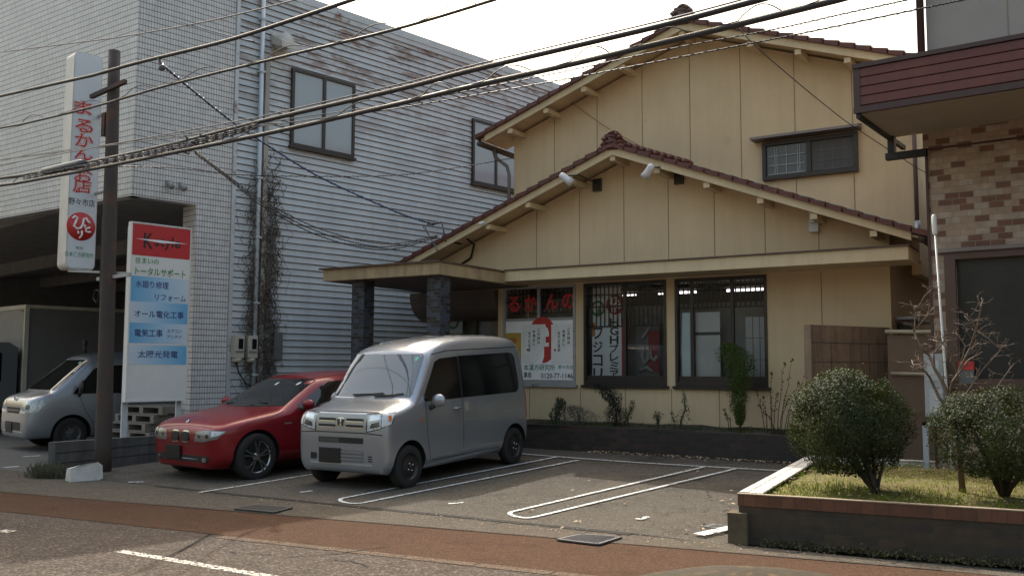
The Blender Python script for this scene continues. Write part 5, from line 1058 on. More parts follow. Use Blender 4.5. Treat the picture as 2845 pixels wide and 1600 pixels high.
for x in (.62, 3.28):
    for sg in (-1, 1): cc.wheel(x, sg, .315, .2, .866, .22, 'alloy')
# ---- silver delivery van in the garage mouth
st = []
S(.00, .28, .52, .66, .34, .50, .60, .64, .68, .60, .72, .46, .73)
S(.02, .24, .62, .75, .34, .52, .72, .74, .84, .70, .89, .54, .90)
S(.07, .22, .7, .80, .34, .56, .80, .79, .93, .74, .97, .58, .98)
S(.22, .22, .74, .828, .34, .6, .90, .815, 1.00, .76, 1.035, .60, 1.055)
S(.40, .22, .75, .832, .34, .6, .92, .825, 1.03, .77, 1.07, .64, 1.09)
S(.46, .22, .75, .832, .34, .6, .94, .825, 1.06, .76, 1.12, .64, 1.14)
S(1.10, .22, .75, .832, .34, .6, 1.00, .825, 1.58, .68, 1.70, .58, 1.745)
S(1.20, .22, .75, .832, .34, .6, 1.02, .825, 1.62, .675, 1.77, .57, 1.81)
S(1.9, .22, .75, .832, .34, .6, 1.02, .825, 1.68, .66, 1.84, .56, 1.88)
S(3.5, .22, .75, .832, .34, .6, 1.02, .825, 1.68, .66, 1.84, .56, 1.88)
S(3.95, .25, .73, .81, .36, .6, 1.02, .80, 1.62, .63, 1.78, .52, 1.82)
S(4.04, .34, .66, .74, .42, .62, 1.0, .73, 1.50, .58, 1.62, .48, 1.66)
LM = car_matrix(Vector((-16.47, 10.55, .006)), (.78, -.80, 0), 13., 0.)
dv = thing('silver_delivery_van', (0, 0, 0), 'silver cab-over delivery van half inside the open garage behind the rusty pole', 'van', M=LM)
dc = Car(dv, loft(st, {1: .4, 5: .3, 6: .3}, {2: .2, 5: .4, 6: .4}), [(.78, .30), (3.4, .30)], .30, silver2, .36, .832)
dc.panel('windshield', carglass, [(-.70, 1.11), (.70, 1.11), (.72, 1.15), (.62, 1.63), (.57, 1.675), (-.57, 1.675), (-.62, 1.63), (-.72, 1.15)], 'F')
dc.both('front_side_window', tinted, [(.78, 1.04), (1.95, 1.04), (1.99, 1.10), (1.97, 1.58), (1.32, 1.57), (1.18, 1.50)]); dc.both('rear_side_window', tinted, [(2.08, 1.1), (3.7, 1.1), (3.7, 1.58), (2.08, 1.58)])
for v in ('R', 'L'): dc.line('door_seam', [(.86, 1.1), (1.0, .75), (1.16, .5)], v); dc.line('door_seam', [(2.03, 1.6), (2.03, .3)], v)
dc.line('hood_seam', [(-.5, .86), (-.55, 1.0), (-.62, 1.15)], 'F', w=.01); dc.line('hood_seam', [(.5, .86), (.55, 1.0), (.62, 1.15)], 'F', w=.01)
dc.panel('grille', black, [(-.32, .68), (.32, .68), (.36, .79), (-.36, .79)], 'F', off=.006); dc.line('grille_bar', [(-.33, .735), (.33, .735)], 'F', w=.012, mt=steel, off=.011)
for sg, v in ((-1, 'FR'), (1, 'FL')):
    pl = [(sg * .40, .70), (sg * .60, .69), (sg * .94, .72), (sg * 1.04, .86), (sg * 1.0, .93), (sg * .56, .92), (sg * .46, .83)]
    hl = dc.panel('headlight', headl, pl if sg > 0 else pl[::-1], v, off=.006, grid=.04); dc.panel('reflector', mat('reflector_dark', (.13, .14, .15), .15, metal=.6), rr(*sorted((sg * .66, sg * .80)), .76, .85, .04), v, off=.009, grid=.04, parent=hl)
dc.panel('lower_grille', black, rr(-.42, .42, .37, .52, .03), 'F', off=.005); dc.panel('number_plate', plate_m, [(-.0, .32), (.34, .32), (.34, .50), (-.0, .50)], 'F', off=.02, rim=.018); dc.panel('bumper_lip', MATS['lip_bright'], [(-.55, .335), (.55, .335), (.55, .355), (-.55, .355)], 'F', off=.007)
p_ = dc.bvh.ray_cast(Vector((-3, 0, .93)), Vector((1, 0, 0))); b = MB(); b.M = Matrix.Translation(p_[0] + p_[1] * .008); nn = p_[1]
for rx, rz in ((.075, .05), (.03, .05), (.045, .02)): b.tube([Vector((0, rx * math.cos(t_), rz * math.sin(t_))) for t_ in [2 * math.pi * i / 20 for i in range(21)]], .006, 5)
b.build('emblem', chrome, dv, local=True)
mirror(dc, .88, .96, 1.17, .05, .09, .13, blackp)
for x in (1.45, 2.6):
    for sg in (-1, 1): b = MB(); b.tube([(x, sg * .5, 1.82), (x, sg * .52, 1.98)], .03, 6); b.blob((x, sg * .52, 2.02), (.05, .05, .09), 1); b.build('roof_rack_foot', black, dv, local=True)
dc.panel('sticker', MATS['green_sticker'], rr(-.50, -.43, 1.60, 1.64, .01), 'F', off=.007)
door_handle(dc, 1.85, .93, 'R', blackp).build('door_handle', blackp, dv, local=True)
for x in (.78, 3.4):
    for sg in (-1, 1): dc.wheel(x, sg, .30, .17, .815, .18, 'cap')
# ---- box truck deep in the garage
bt_ = thing('box_truck', (-22.9, 12., .006), 'white box truck with an aluminium body parked left of the silver delivery van', 'truck')
ax0, ay0, atop = -21.95, 12.75, 3.03
TM = Matrix.Translation((ax0, ay0, 0)) @ Matrix.Rotation(rad(-9), 4, 'Z') @ Matrix.Translation((-ax0, -ay0, 0))
b = MB(TM); b.box(ax0 - 2.0, ax0 - .03, ay0 + .02, ay0 + 5, .85, atop - .03); b.k = 1
for i in range(34): z = .95 + i * .06; b.box(ax0 - .03, ax0 - .014, ay0 + .1, ay0 + 4.95, z, z + .035)
b.build('cargo_box', [mat('box_panel', (.23, .24, .25), .45, metal=.3), mat('box_rib', (.27, .27, .27), .5, metal=.3)], bt_)
b = MB(TM)
for q in ((ax0 - .05, ax0 + .02, ay0 - .01, ay0 + .09, .82, atop), (ax0 - 2.0, ax0 - .05, ay0 - .01, ay0 + .06, atop - .1, atop), (ax0 - .05, ax0 + .01, ay0 + .09, ay0 + 5, atop - .08, atop)): b.box(*q)
b.build('corner_rail', mat('rail_cream', (.55, .52, .45), .5), bt_)
b = MB(TM); b.box(ax0 - .28, ax0 - .15, ay0 - .02, ay0 - .0105, atop - .16, atop - .13); b.build('marker_lamp', mat('marker_red', (.4, .05, .02), .4), bt_)
b = MB(TM); cw = .92; cxm = ax0 - 1.0
b.prism([(cxm - cw, ay0 - 1.75, .55), (cxm - cw, ay0 - .1, .55), (cxm - cw, ay0 - .1, 2.0), (cxm - cw, ay0 - .3, 2.12), (cxm - cw, ay0 - 1.2, 2.12), (cxm - cw, ay0 - 1.7, 1.2)], (2 * cw, 0, 0)); cab = b.build('cab', silver2, bt_, bevel=.06)
b = MB(TM); b.prism([(cxm + cw + .001, ay0 - 1.5, 1.25), (cxm + cw + .001, ay0 - .45, 1.2), (cxm + cw + .001, ay0 - .45, 1.85), (cxm + cw + .001, ay0 - .6, 1.95), (cxm + cw + .001, ay0 - 1.18, 1.95)], (.008, 0, 0)); b.build('door_window', tinted, cab)
b = MB(TM); b.box(cxm + cw + .002, cxm + cw + .02, ay0 - .75, ay0 - .5, .98, 1.05); b.build('door_handle', blackp, cab)
b = MB(TM); b.box(cxm - cw + .15, cxm + cw - .15, ay0 - 1.62, ay0 - 1.6, 1.3, 1.9); b.bm.transform(Matrix.Identity(4)); b.build('windshield', carglass, cab)
b = MB(TM); b.box(ax0 - 1.9, ax0 - .2, ay0 - 1.6, ay0 + 4.8, .45, .6); b.build('chassis', black, bt_)
for yy in (ay0 - .9, ay0 + 3.4):
    for sg in (-1, 1):
        b = MB(TM); c = (cxm + sg * .72, yy, .36); b.lathe([(.2, -.22), (.33, -.22), (.355, -.18), (.355, -.03), (.33, 0), (.21, 0), (.2, -.03), (0, -.05)], c, (sg, 0, 0), 28); w_ = b.build('wheel', rubber, bt_); b = MB(TM); b.lathe([(.2, -.01), (.18, -.01), (.1, .02), (0, .02)], c, (sg, 0, 0), 20); b.build('rim', steel, w_)
b = MB(TM); b.box(cxm + cw + .05, cxm + cw + .2, ay0 - 1.55, ay0 - 1.5, 1.7, 2.05); b.tube([(cxm + cw, ay0 - 1.4, 2.1), (cxm + cw + .12, ay0 - 1.52, 2.12)], .015, 6); b.build('mirror', blackp, bt_)
# ---------------------------------------------------------------- plants
def leafmat(name, c0, c1, rough=.45, spec=.5, trans=.25):
    m, t, b, o = nodes(name); oi = N(t, 'ShaderNodeTexWhiteNoise'); oi.noise_dimensions = '2D'; t.links.new(N(t, 'ShaderNodeTexCoord').outputs['UV'], oi.inputs[0])
    c = mixc(t, oi.outputs[0], c0, c1); t.links.new(c, b.inputs['Base Color']); b.inputs['Roughness'].default_value = rough; b.inputs['Specular IOR Level'].default_value = spec
    tl = N(t, 'ShaderNodeBsdfTranslucent'); t.links.new(mixc(t, .5, c, (.2, .26, .04)), tl.inputs[0]); mx = N(t, 'ShaderNodeMixShader'); mx.inputs[0].default_value = trans
    t.links.new(b.outputs[0], mx.inputs[1]); t.links.new(tl.outputs[0], mx.inputs[2]); t.links.new(mx.outputs[0], o.inputs[0]); return m
class Leaves:
    def __init__(s): s.v = []; s.f = []; s.u = []
    def leaf(s, p, n, L, w, rng=random):
        n = n.normalized(); a = n.orthogonal().normalized(); a = Matrix.Rotation(rng.uniform(0, 6.28), 3, n) @ a; c = n.cross(a); k = len(s.v); u = (rng.random(), rng.random())
        s.v += [p - a * L / 2, p + c * w / 2 + n * w * .15, p + a * L / 2, p - c * w / 2 + n * w * .15]; s.f.append((k, k + 1, k + 2, k + 3)); s.u.append(u)
    def blade(s, p, d, w, q):
        k = len(s.v); sd = d.cross(Vector((random.uniform(-1, 1), random.uniform(-1, 1), .1))).normalized() * w; u = (random.random(), random.random())
        s.v += [p - sd, p + sd, p + d * .6 + sd * .6 + q * .3, p + d + q]; s.f.append((k, k + 1, k + 2, k + 3)); s.u.append(u)
    def build(s, name, m, parent=None, **kw):
        inv = WM[parent].inverted() if parent else Matrix.Identity(4); me = bpy.data.meshes.new(name); me.from_pydata([inv @ v for v in s.v], [], s.f); l = me.uv_layers.new(name='UVMap')
        for i, u in enumerate(s.u):
            for q in range(4): l.data[i * 4 + q].uv = u
        me.materials.append(m); o = bpy.data.objects.new(name, me); COL.objects.link(o)
        if parent: o.parent = parent; WM[o] = WM[parent]
        return tagp(o, **kw)
def rnd3():
    while True:
        v = Vector((random.uniform(-1, 1), random.uniform(-1, 1), random.uniform(-1, 1)))
        if .01 < v.length < 1: return v
bark = mat('bark', (.055, .042, .032), .9, var=.4, vs=20, bmp=.5)
bush_m = leafmat('bush_leaves', (.009, .015, .008), (.048, .064, .022), .6, .22, .12)
def limbs(b, base, tips, r0):
    for t_ in tips:
        m_ = base.lerp(t_, .5) + rnd3() * .04; b.tube([base, base.lerp(m_, .5) + rnd3() * .015, m_, t_], [r0, r0 * .75, r0 * .5, r0 * .2], 7)
def bush(name, base, c, r, n, label, holes=0., seed=1, cut=-.8):
    random.seed(seed); t = thing(name, base, label, 'bush'); L = Leaves(); base = Vector(base); c = Vector(c)
    k = 0
    while k < n:
        v = rnd3(); ln = v.length
        if ln < random.uniform(.3, .98): continue
        d = v / ln; lump = 1 + .15 * mnoise.noise(d * 2.9 + Vector((seed, 0, 0))) + .05 * mnoise.noise(d * 7)
        p = Vector((d.x * r[0], d.y * r[1], d.z * r[2])) * (ln * lump)
        if p.z < cut * r[2] * .98: continue
        if holes and mnoise.noise((c + p) * 3.4) > (.34 - holes * (1. if d.z < .35 else .2)): continue
        L.leaf(c + p, d + rnd3() * .9, random.uniform(.022, .036), random.uniform(.012, .02)); k += 1
    for i in range(26):                          # stray shoots
        d = rnd3().normalized(); d.z = abs(d.z) * .9 + .1; d.normalize(); p = c + Vector((d.x * r[0], d.y * r[1], d.z * r[2])) * 1.0
        for q in range(6): L.leaf(p + d * .014 * q + rnd3() * .008, d + rnd3(), .03, .014)
    L.build('foliage', bush_m, t); b = MB(); tips = [c + Vector((d.x * r[0], d.y * r[1], d.z * r[2])) * .7 for d in [rnd3() for _ in range(11)]]
    for q in range(3): limbs(b, base + Vector((random.uniform(-.05, .05), random.uniform(-.04, .04), -.03)), tips[q::3], .026)
    b.build('stem', bark, t); return t
soil_z = .41
bush('clipped_bush', (-1.92, 9.35, soil_z), (-2.165, 9.35, 1.03), (.555, .52, .525), 24000, 'big round clipped dark green bush on a short thick stem in the brick planter', .06, 3, -.9)
bush('clipped_bush', (-.92, 9.75, soil_z), (-.86, 9.4, .98), (.62, .55, .43), 15000, 'sparser clipped bush at the right end of the brick planter with stems showing through', .27, 5, -.9)
# bare tree
random.seed(11); bt0 = at_y(2388, 1010, 9.75); base = Vector((bt0.x + .05, 9.75, .42)); tt = thing('bare_tree', base, 'small leafless tree with pale twigs rising behind the two clipped bushes', 'tree')
b = MB()
def br(pts, r0, r1):
    n = len(pts); b.tube(pts, [r0 + (r1 - r0) * i / (n - 1) for i in range(n)], 6)
def tp(u, v, y=9.75): return at_y(u, v, y)
base = tp(2412, 1130); main = [Vector((base.x + .02, 9.75, .4)), base, tp(2400, 1050), tp(2388, 1000), tp(2368, 955), tp(2350, 925), tp(2338, 895)]; br(main, .032, .012)
mains = [([tp(2395, 1040), tp(2362, 1000), tp(2335, 950), tp(2325, 930), tp(2310, 915)], .022), ([tp(2350, 925), tp(2345, 890), tp(2368, 862), tp(2385, 850)], .013), ([tp(2388, 1010), tp(2400, 960), tp(2440, 905), tp(2475, 885)], .016), ([tp(2384, 990), tp(2420, 920), tp(2440, 880), tp(2460, 862)], .012), ([tp(2338, 895), tp(2318, 870), tp(2298, 835), tp(2300, 785), tp(2292, 758)], .011), ([tp(2298, 835), tp(2335, 795), tp(2345, 772)], .008), ([tp(2300, 790), tp(2325, 745), tp(2345, 728)], .007), ([tp(2395, 1020), tp(2430, 990), tp(2475, 930), tp(2520, 880)], .012), ([tp(2430, 905), tp(2455, 830), tp(2470, 780), tp(2462, 745)], .010), ([tp(2455, 830), tp(2485, 850), tp(2515, 880), tp(2522, 885)], .010), ([tp(2460, 835), tp(2440, 800), tp(2420, 782)], .008), ([tp(2410, 960), tp(2395, 900), tp(2372, 862), tp(2345, 855)], .009), ([tp(2475, 1020), tp(2500, 985), tp(2540, 930), tp(2550, 915)], .010), ([tp(2325, 930), tp(2300, 920), tp(2290, 905)], .008), ([tp(2400, 965), tp(2425, 870), tp(2400, 830)], .006)]
for p, r in mains:
    q = [x + Vector((0, random.uniform(-.12, .12), 0)) for x in p]; q[0] = p[0]; br(q, r, .004)
    for s_ in range(11):
        a = random.randint(1, len(q) - 1); o_ = q[a - 1].lerp(q[a], random.random()); d = rnd3(); d.z = abs(d.z) * .7; d = d.normalized() * random.uniform(.06, .18); br([o_, o_ + d * .5 + rnd3() * .015, o_ + d], .003, .0012)
        for e in range(2): d2 = (d.normalized() + rnd3() * .8).normalized() * .07; br([o_ + d * .7, o_ + d * .7 + d2], .002, .001)
b.build('branches', mat('pale_bark', (.15, .105, .075), .7, var=.3, vs=12), tt)
# conifers in the house planter
con_m = leafmat('young_conifer', (.032, .058, .008), (.085, .12, .018), .6, .25, .25); dkc = leafmat('dark_conifer', (.014, .016, .014), (.035, .034, .028), .7, .2, .1); gry = leafmat('grey_shrub', (.05, .048, .045), (.10, .10, .09), .8, .2, .1); dkl = leafmat('dark_broadleaf', (.018, .03, .014), (.045, .065, .03), .45, .4, .15); sprig = leafmat('sprig_leaves', (.045, .05, .018), (.10, .095, .035), .6, .3, .2)
def outline_plant(name, y, ctr, label, m, n, L_, w_, cat, dep=.6, trunk=True, up=.6):
    """ctr: list of (u, v, half width in photo px) from the top down; filled with small leaves through its depth"""
    P = [(at_y(u, v, y), (at_y(u + hw, v, y) - at_y(u - hw, v, y)).x / 2) for u, v, hw in ctr]; bs = P[-1][0]; t = thing(name, (bs.x, y, .55), label, cat); L = Leaves()
    for i in range(n):
        k = random.random() * (len(P) - 1); a = int(k); f = k - a; c = P[a][0].lerp(P[a + 1][0], f); r = P[a][1] + (P[a + 1][1] - P[a][1]) * f; d = rnd3(); d = d.normalized() * (d.length ** .5)
        r *= 1 + .75 * mnoise.noise(Vector((c.x * 3 + d.x * 2.4, d.y * 2, c.z * 8))); L.leaf(c + Vector((d.x * r, d.y * r * dep, random.uniform(-.03, .03))), Vector((d.x, d.y, 0)) + rnd3() * .8 + Vector((0, -.2, up * random.random())), L_ * random.uniform(.6, 1.3), w_)
    L.build('foliage', m, t)
    if trunk: b = MB(); b.tube([Vector((bs.x, y, .5))] + [p + rnd3() * .01 for p, r in P[::-1][:max(2, len(P) - 1)]], [.02] + [.016 - .002 * i for i in range(max(2, len(P) - 1))], 6); b.build('stem', bark, t)
    return t
random.seed(21)
outline_plant('young_conifer', 14.25, [(1830, 866, 10), (1842, 880, 34), (1852, 905, 46), (1860, 930, 40), (1858, 965, 30), (1858, 1000, 26), (1860, 1035, 17), (1862, 1066, 8)], 'bright green young conifer widening upward in front of the right window', con_m, 9000, .036, .011, 'conifer', .7)
outline_plant('dark_conifer', 14.2, [(1500, 968, 6), (1520, 978, 30), (1535, 995, 26), (1542, 1010, 16), (1548, 1030, 26), (1552, 1045, 34), (1550, 1066, 22)], 'dark brownish conifer leaning left under the middle window', dkc, 3200, .045, .010, 'conifer', .7)
outline_plant('grey_shrub', 14.2, [(1440, 1022, 14), (1452, 1035, 40), (1458, 1048, 52), (1455, 1062, 40)], 'grey twiggy shrub between the dark conifer and the small round shrubs', gry, 1500, .05, .006, 'shrub', .7)
outline_plant('broadleaf_shrub', 14.15, [(1408, 1003, 8), (1412, 1015, 17), (1405, 1030, 12), (1400, 1045, 22), (1400, 1060, 20)], 'small dark broadleaf shrub in two tufts at the left end of the planter', dkl, 700, .05, .02, 'shrub', .7)
outline_plant('small_shrub', 14.15, [(1652, 1038, 8), (1656, 1046, 16), (1655, 1054, 8), (1655, 1066, 3)], 'tiny round shrub below the gap between the middle and right windows', dkl, 160, .04, .016, 'shrub')
outline_plant('thin_shrub', 14.2, [(1720, 985, 3), (1722, 1005, 8), (1724, 1030, 14), (1716, 1050, 24), (1712, 1066, 30)], 'thin upright shrub with sparse leaves under the right window', dkl, 260, .035, .014, 'shrub')
outline_plant('yellowish_shrub', 14.1, [(1591, 1008, 6), (1590, 1022, 8), (1580, 1045, 12), (1578, 1066, 10)], 'small yellowish shrub right of the dark conifer', sprig, 150, .04, .018, 'shrub')
def twigs(name, y, stems, label):
    b0 = at_y(*stems[0][0], y); t = thing(name, (b0.x, y, .55), label, 'shrub'); b = MB(); L = Leaves()
    for (u0, v0), (u1, v1) in stems:
        p, q = at_y(u0, v0, y), at_y(u1, v1, y); pts = [p.lerp(q, i / 5) + rnd3() * .02 for i in range(6)]; pts[0] = Vector((p.x, y, .56)); b.tube(pts, [.007, .006, .005, .004, .003, .002], 5)
        for i in range(15): a = random.uniform(.25, 1.); L.leaf(p.lerp(q, a) + rnd3() * .03, rnd3(), .04, .022)
        for i in range(5): L.leaf(q + rnd3() * .025, rnd3(), .045, .025)
    b.build('stems', bark, t); L.build('leaves', sprig, t)
twigs('twiggy_shrub', 14.0, [((1925, 1066), (1905, 985)), ((1930, 1066), (1920, 1000)), ((1940, 1066), (1940, 940)), ((1945, 1066), (1955, 990)), ((1955, 1066), (1972, 915)), ((1960, 1066), (1985, 1000)), ((1965, 1066), (1992, 905)), ((1970, 1066), (2010, 960)), ((1975, 1066), (2030, 935)), ((1950, 1066), (1910, 1020)), ((1985, 1066), (2040, 985))], 'tall twiggy shrub with sparse small leaves left of the clipped bush')
twigs('small_twiggy_shrub', 14.1, [((1835, 1066), (1822, 1030)), ((1700, 1066), (1690, 1040)), ((1840, 1062), (1825, 1040))], 'few bare twigs at the foot of the bright conifer')
# ground cover of the house planter, grass and leaf litter
grass_m = leafmat('grass_blades', (.07, .125, .008), (.18, .20, .016), .6, .2, .4); dry_m = leafmat('dry_litter', (.14, .09, .045), (.42, .33, .22), .8, .2, .1)
L = Leaves(); random.seed(31)
for i in range(2600):
    x = random.uniform(-8.4, -3.5); y = random.uniform(13.82, 14.7); 
    if mnoise.noise(Vector((x * 1.3, y * 2, 4))) < -.05: continue
    L.blade(Vector((x, y, .58)), Vector((random.uniform(-.03, .03), random.uniform(-.04, .02), random.uniform(.03, .10))), .005, rnd3() * .02)
for i in range(1500):
    x = random.uniform(-8.9, -3.4); y = random.choice((random.uniform(13.72, 13.95), random.uniform(13.9, 14.75)))
    if mnoise.noise(Vector((x * 1.1, y, 9))) < .02: continue
    L.leaf(Vector((x, y - .02, random.uniform(.52, .66) if y > 13.8 else random.uniform(.45, .66))), rnd3() + Vector((0, -.4, .5)), random.uniform(.02, .05), random.uniform(.012, .025))
L.build('planter_weeds', leafmat('weed_blades', (.03, .045, .012), (.07, .085, .025), .7, .2, .2), kind='stuff')
L = Leaves()
for i in range(9000):
    c, d = random.uniform(.05, 3.2), random.uniform(.16, 3.8); p = A + rin * .16 + px * c + lft * d; g = mnoise.noise(Vector((p.x * 1.7, p.y * 1.3, 8)))
    near = math.exp(-((p.x + 2.25) ** 2 / .10 + (p.y - 9.15) ** 2 / .22)) + .6 * math.exp(-((p.x + 1.1) ** 2 / .3 + (p.y - 9.9) ** 2 / .6))
    if g < .0 and random.random() > near + .15: continue
    h = random.uniform(.02, .05) + .09 * near * random.random(); L.blade(Vector((p.x, p.y, .41)), Vector((random.uniform(-.03, .03), random.uniform(-.03, .03), h)), .0035, rnd3() * .02)
L.build('planter_grass', grass_m, kind='stuff')
L = Leaves()
for i in range(1500):
    c, d = random.uniform(.03, 3.0), random.uniform(.12, 3.6); p = A + rin * .16 + px * c + lft * d
    if mnoise.noise(Vector((p.x * 1.3, p.y * 1.6, 18))) < -.1 and d > .9: continue
    L.leaf(Vector((p.x, p.y, .435 + random.uniform(0, .03))), Vector((0, 0, 1)) + rnd3() * .5, random.uniform(.02, .05), random.uniform(.012, .025))
L.build('dry_leaf_litter', dry_m, kind='stuff')
L = Leaves()
for u, v in ((1440, 1240), (1500, 1270), (1570, 1272), (1610, 1262), (1710, 1258), (1790, 1245), (1830, 1240), (1700, 1225), (1650, 1285), (1812, 1268), (1845, 1275), (1835, 1262), (1790, 1262), (1760, 1330), (1770, 1338), (1730, 1322), (1560, 1345), (1455, 1320), (1720, 1342), (1700, 1357), (1750, 1190), (1480, 1215), (1340, 1290), (1600, 1240), (1530, 1255), (1680, 1300), (1775, 1296), (1820, 1292), (1420, 1337)):
    p = at_lot(u + random.uniform(-4, 4), v + random.uniform(-2, 2)); p.z = max(lot_z(p.y), .0) + .036
    for q in range(random.choice((1, 1, 2))): L.leaf(p + Vector((random.uniform(-.04, .04), random.uniform(-.03, .03), 0)), Vector((random.uniform(-.5, .5), random.uniform(-.5, .5), 1)), random.uniform(.04, .075), random.uniform(.025, .045))
for i in range(420):
    x = random.uniform(-7.2, -3.4); y = 13.7 - abs(random.gauss(0, .16)); L.leaf(Vector((x, y, lot_z(y) + .03)), Vector((0, 0, 1)) + rnd3() * .7, random.uniform(.03, .06), random.uniform(.02, .03))
for i in range(160):
    x = random.uniform(-9, -2); p = Vector((x, KY(x) - random.uniform(.0, .3), .02)); L.leaf(p, Vector((0, 0, 1)) + rnd3() * .4, random.uniform(.015, .03), .014)
L.build('fallen_leaves', leafmat('fallen_leaf', (.22, .13, .07), (.55, .46, .34), .8, .2, .05), kind='stuff')
L = Leaves()
for i in range(900):                             # weeds along the foot of the street planter and by the kerb block
    c = random.uniform(.2, 2.6); p = A + px * c - nin * abs(random.gauss(0, .07)); L.leaf(Vector((p.x, p.y, .006 + abs(random.gauss(0, .03)))), rnd3() + Vector((0, 0, .6)), random.uniform(.02, .05), .018)
L.build('footway_weeds', leafmat('weed_leaf', (.03, .035, .015), (.09, .085, .04), .6, .3, .15), kind='stuff')
L = Leaves()
for i in range(900):
    p = at_z(random.gauss(122, 26), random.uniform(1196, 1206)); L.blade(Vector((p.x, p.y, 0)), Vector((random.uniform(-.08, .08), random.uniform(-.08, .08), random.uniform(.05, .24))), .004, rnd3() * .05)
L.build('kerb_weeds', leafmat('dry_weed', (.05, .05, .038), (.13, .12, .09), .8, .2, .1), kind='stuff')
# dead creeper on the drainpipe
random.seed(41); b = MB(SF); b.sm = True; x0 = tx(655, 700)
def vine(x, z, dx, n, r, wx):
    P = []; vx = dx
    for i in range(n):
        P.append((x, -random.uniform(.03, .14), z)); vx = vx * .8 + random.uniform(-.05, .05); x += vx; z -= random.uniform(.02, .1) * (1 if random.random() < .85 else -1)
        if abs(x - x0) > wx: vx -= .05 * (1 if x > x0 else -1)
    b.tube(P, r, 4, False)
for i in range(120): vine(x0 + random.gauss(.06, .10), random.uniform(1.6, 5.6), random.uniform(-.03, .03), random.randint(14, 34), random.uniform(.004, .007), .30)
for i in range(50): vine(x0 + random.gauss(.02, .06), random.uniform(1.2, 4.2), 0, 30, .006, .16)
for i in range(16): vine(x0 + random.uniform(-.1, .2), random.uniform(2., 5.2), random.choice((-.07, .07)), 22, .003, .55)
tagp(b.build('dead_creeper', mat('dead_vine', (.125, .105, .088), .9, var=.3), None), 'tangle of dead creeper stems climbing the drainpipe of the white building', 'creeper')
# ---------------------------------------------------------------- overhead cables
cab_m = mat('cable_black', (.022, .022, .024), .5); cab_g = mat('cable_grey', (.10, .10, .11), .5); cab_b = mat('cable_blue', (.03, .055, .14), .5)
def cablepl(u, v, off=0.): return at_pl(u, v, (-14, 6.6 + off), 96.5)
def smooth(P, n=10):
    out = []
    for i in range(len(P) - 1):
        a, b_, c, d = P[max(i - 1, 0)], P[i], P[i + 1], P[min(i + 2, len(P) - 1)]
        for k in range(n):
            t = k / n; out.append(.5 * ((2 * b_) + (c - a) * t + (2 * a - 5 * b_ + 4 * c - d) * t * t + (3 * b_ - a - 3 * c + d) * t ** 3))
    out.append(P[-1]); return out
def cable(P, r, m, label, n=6, wrap=0., twist=None, name='overhead_cable'):
    S_ = smooth(P); b = MB(); b.tube(S_, r, n)
    if len(P) > 3 and (P[1] - P[0]).length > 12: S_ = smooth(P[1:-1]); b.bm.free(); b = MB(); b.tube([P[0]] + S_ + [P[-1]], r, n)
    L_ = [0.]
    for p, q in zip(S_, S_[1:]): L_.append(L_[-1] + (q - p).length)
    if wrap:                                     # lashing wire looped round the cable
        a = 0.; pts = []
        N_ = int(L_[-1] / .06)
        for i in range(N_ + 1):
            s_ = L_[-1] * i / N_; k = min(range(len(L_) - 1), key=lambda q: abs(L_[q] - s_)) if False else max(0, min(len(S_) - 2, int((len(S_) - 1) * i / N_))); f = (len(S_) - 1) * i / N_ - k
            p = S_[k].lerp(S_[k + 1], f); d = (S_[k + 1] - S_[k]).normalized(); u = d.cross(Vector((0, 0, 1))).normalized(); w_ = u.cross(d); ph = s_ * 2 * math.pi / wrap; rr_ = .012 + .075 * max(0, math.sin(ph)) ** 1.0
            pts.append(p + w_ * rr_ + u * .02 * math.cos(ph))
        b.tube(pts, .0045, 4, False)
    if twist:                                    # second strand wound round
        pts = []
        for i in range(len(S_) * 3 - 2):
            k = min(i // 3, len(S_) - 2); f = i / 3 - k; p = S_[k].lerp(S_[k + 1], f); d = (S_[k + 1] - S_[k]).normalized(); u = d.cross(Vector((0, 0, 1))).normalized(); w_ = u.cross(d); ph = i * 1.9; pts.append(p + (u * math.cos(ph) + w_ * math.sin(ph)) * (r + twist))
        b.tube(pts, twist, 5, False)
    return tagp(b.build(name, m), label, 'cable', 'overhead cables crossing the street front')
ext = lambda P, a=24., c=16.: [P[0] + (P[0] - P[1]).normalized() * a + Vector((0, 0, .03 * a))] + P + [P[-1] + (P[-1] - P[-2]).normalized() * c + Vector((0, 0, .02 * c))]
def street(pts, off): return [cablepl(u, v, off) for u, v in pts]
Aup = street([(235, 190), (345, 159), (560, 106), (720, 56), (885, 1)], .6); cable(ext(Aup), .020, cab_m, 'thick black cable nearest the top left corner of the view')
cable(ext(street([(300, 95), (520, 55), (700, 12)], .9)), .008, cab_g, 'thin grey wire above the thick top left cable', n=5)
cable(street([(450, 55), (580, 92), (640, 105)], .9), .007, cab_b, 'thin wire sloping down across the top of the tiled corner', n=5)
cable(ext(street([(60, 312), (240, 268), (420, 216), (700, 146), (1000, 73), (1245, 0)], .3)), .013, cab_m, 'looped cable with lashing wire below the thick top left cable', wrap=1.15)
Cu = [(60, 441), (271, 399), (453, 358), (648, 308), (996, 227), (1177, 180), (1422, 122), (1684, 60), (1901, 3)]; cable(ext(street(Cu, 0.)), .019, cab_m, 'upper of the two thick cables crossing the middle of the view')
cable(ext(street([(u, v - 12) for u, v in Cu[3:]], .02)), .006, cab_g, 'thin messenger wire just above the upper thick cable', n=5)
Cd = [(37, 462), (271, 418), (453, 381), (715, 327), (996, 263), (1177, 220), (1422, 166), (1632, 116), (1901, 52), (2110, 0)]; cable(ext(street(Cd, -.12)), .018, cab_m, 'lower of the two thick cables crossing the middle, with wavy lashing wire', wrap=.95)
random.seed(51)
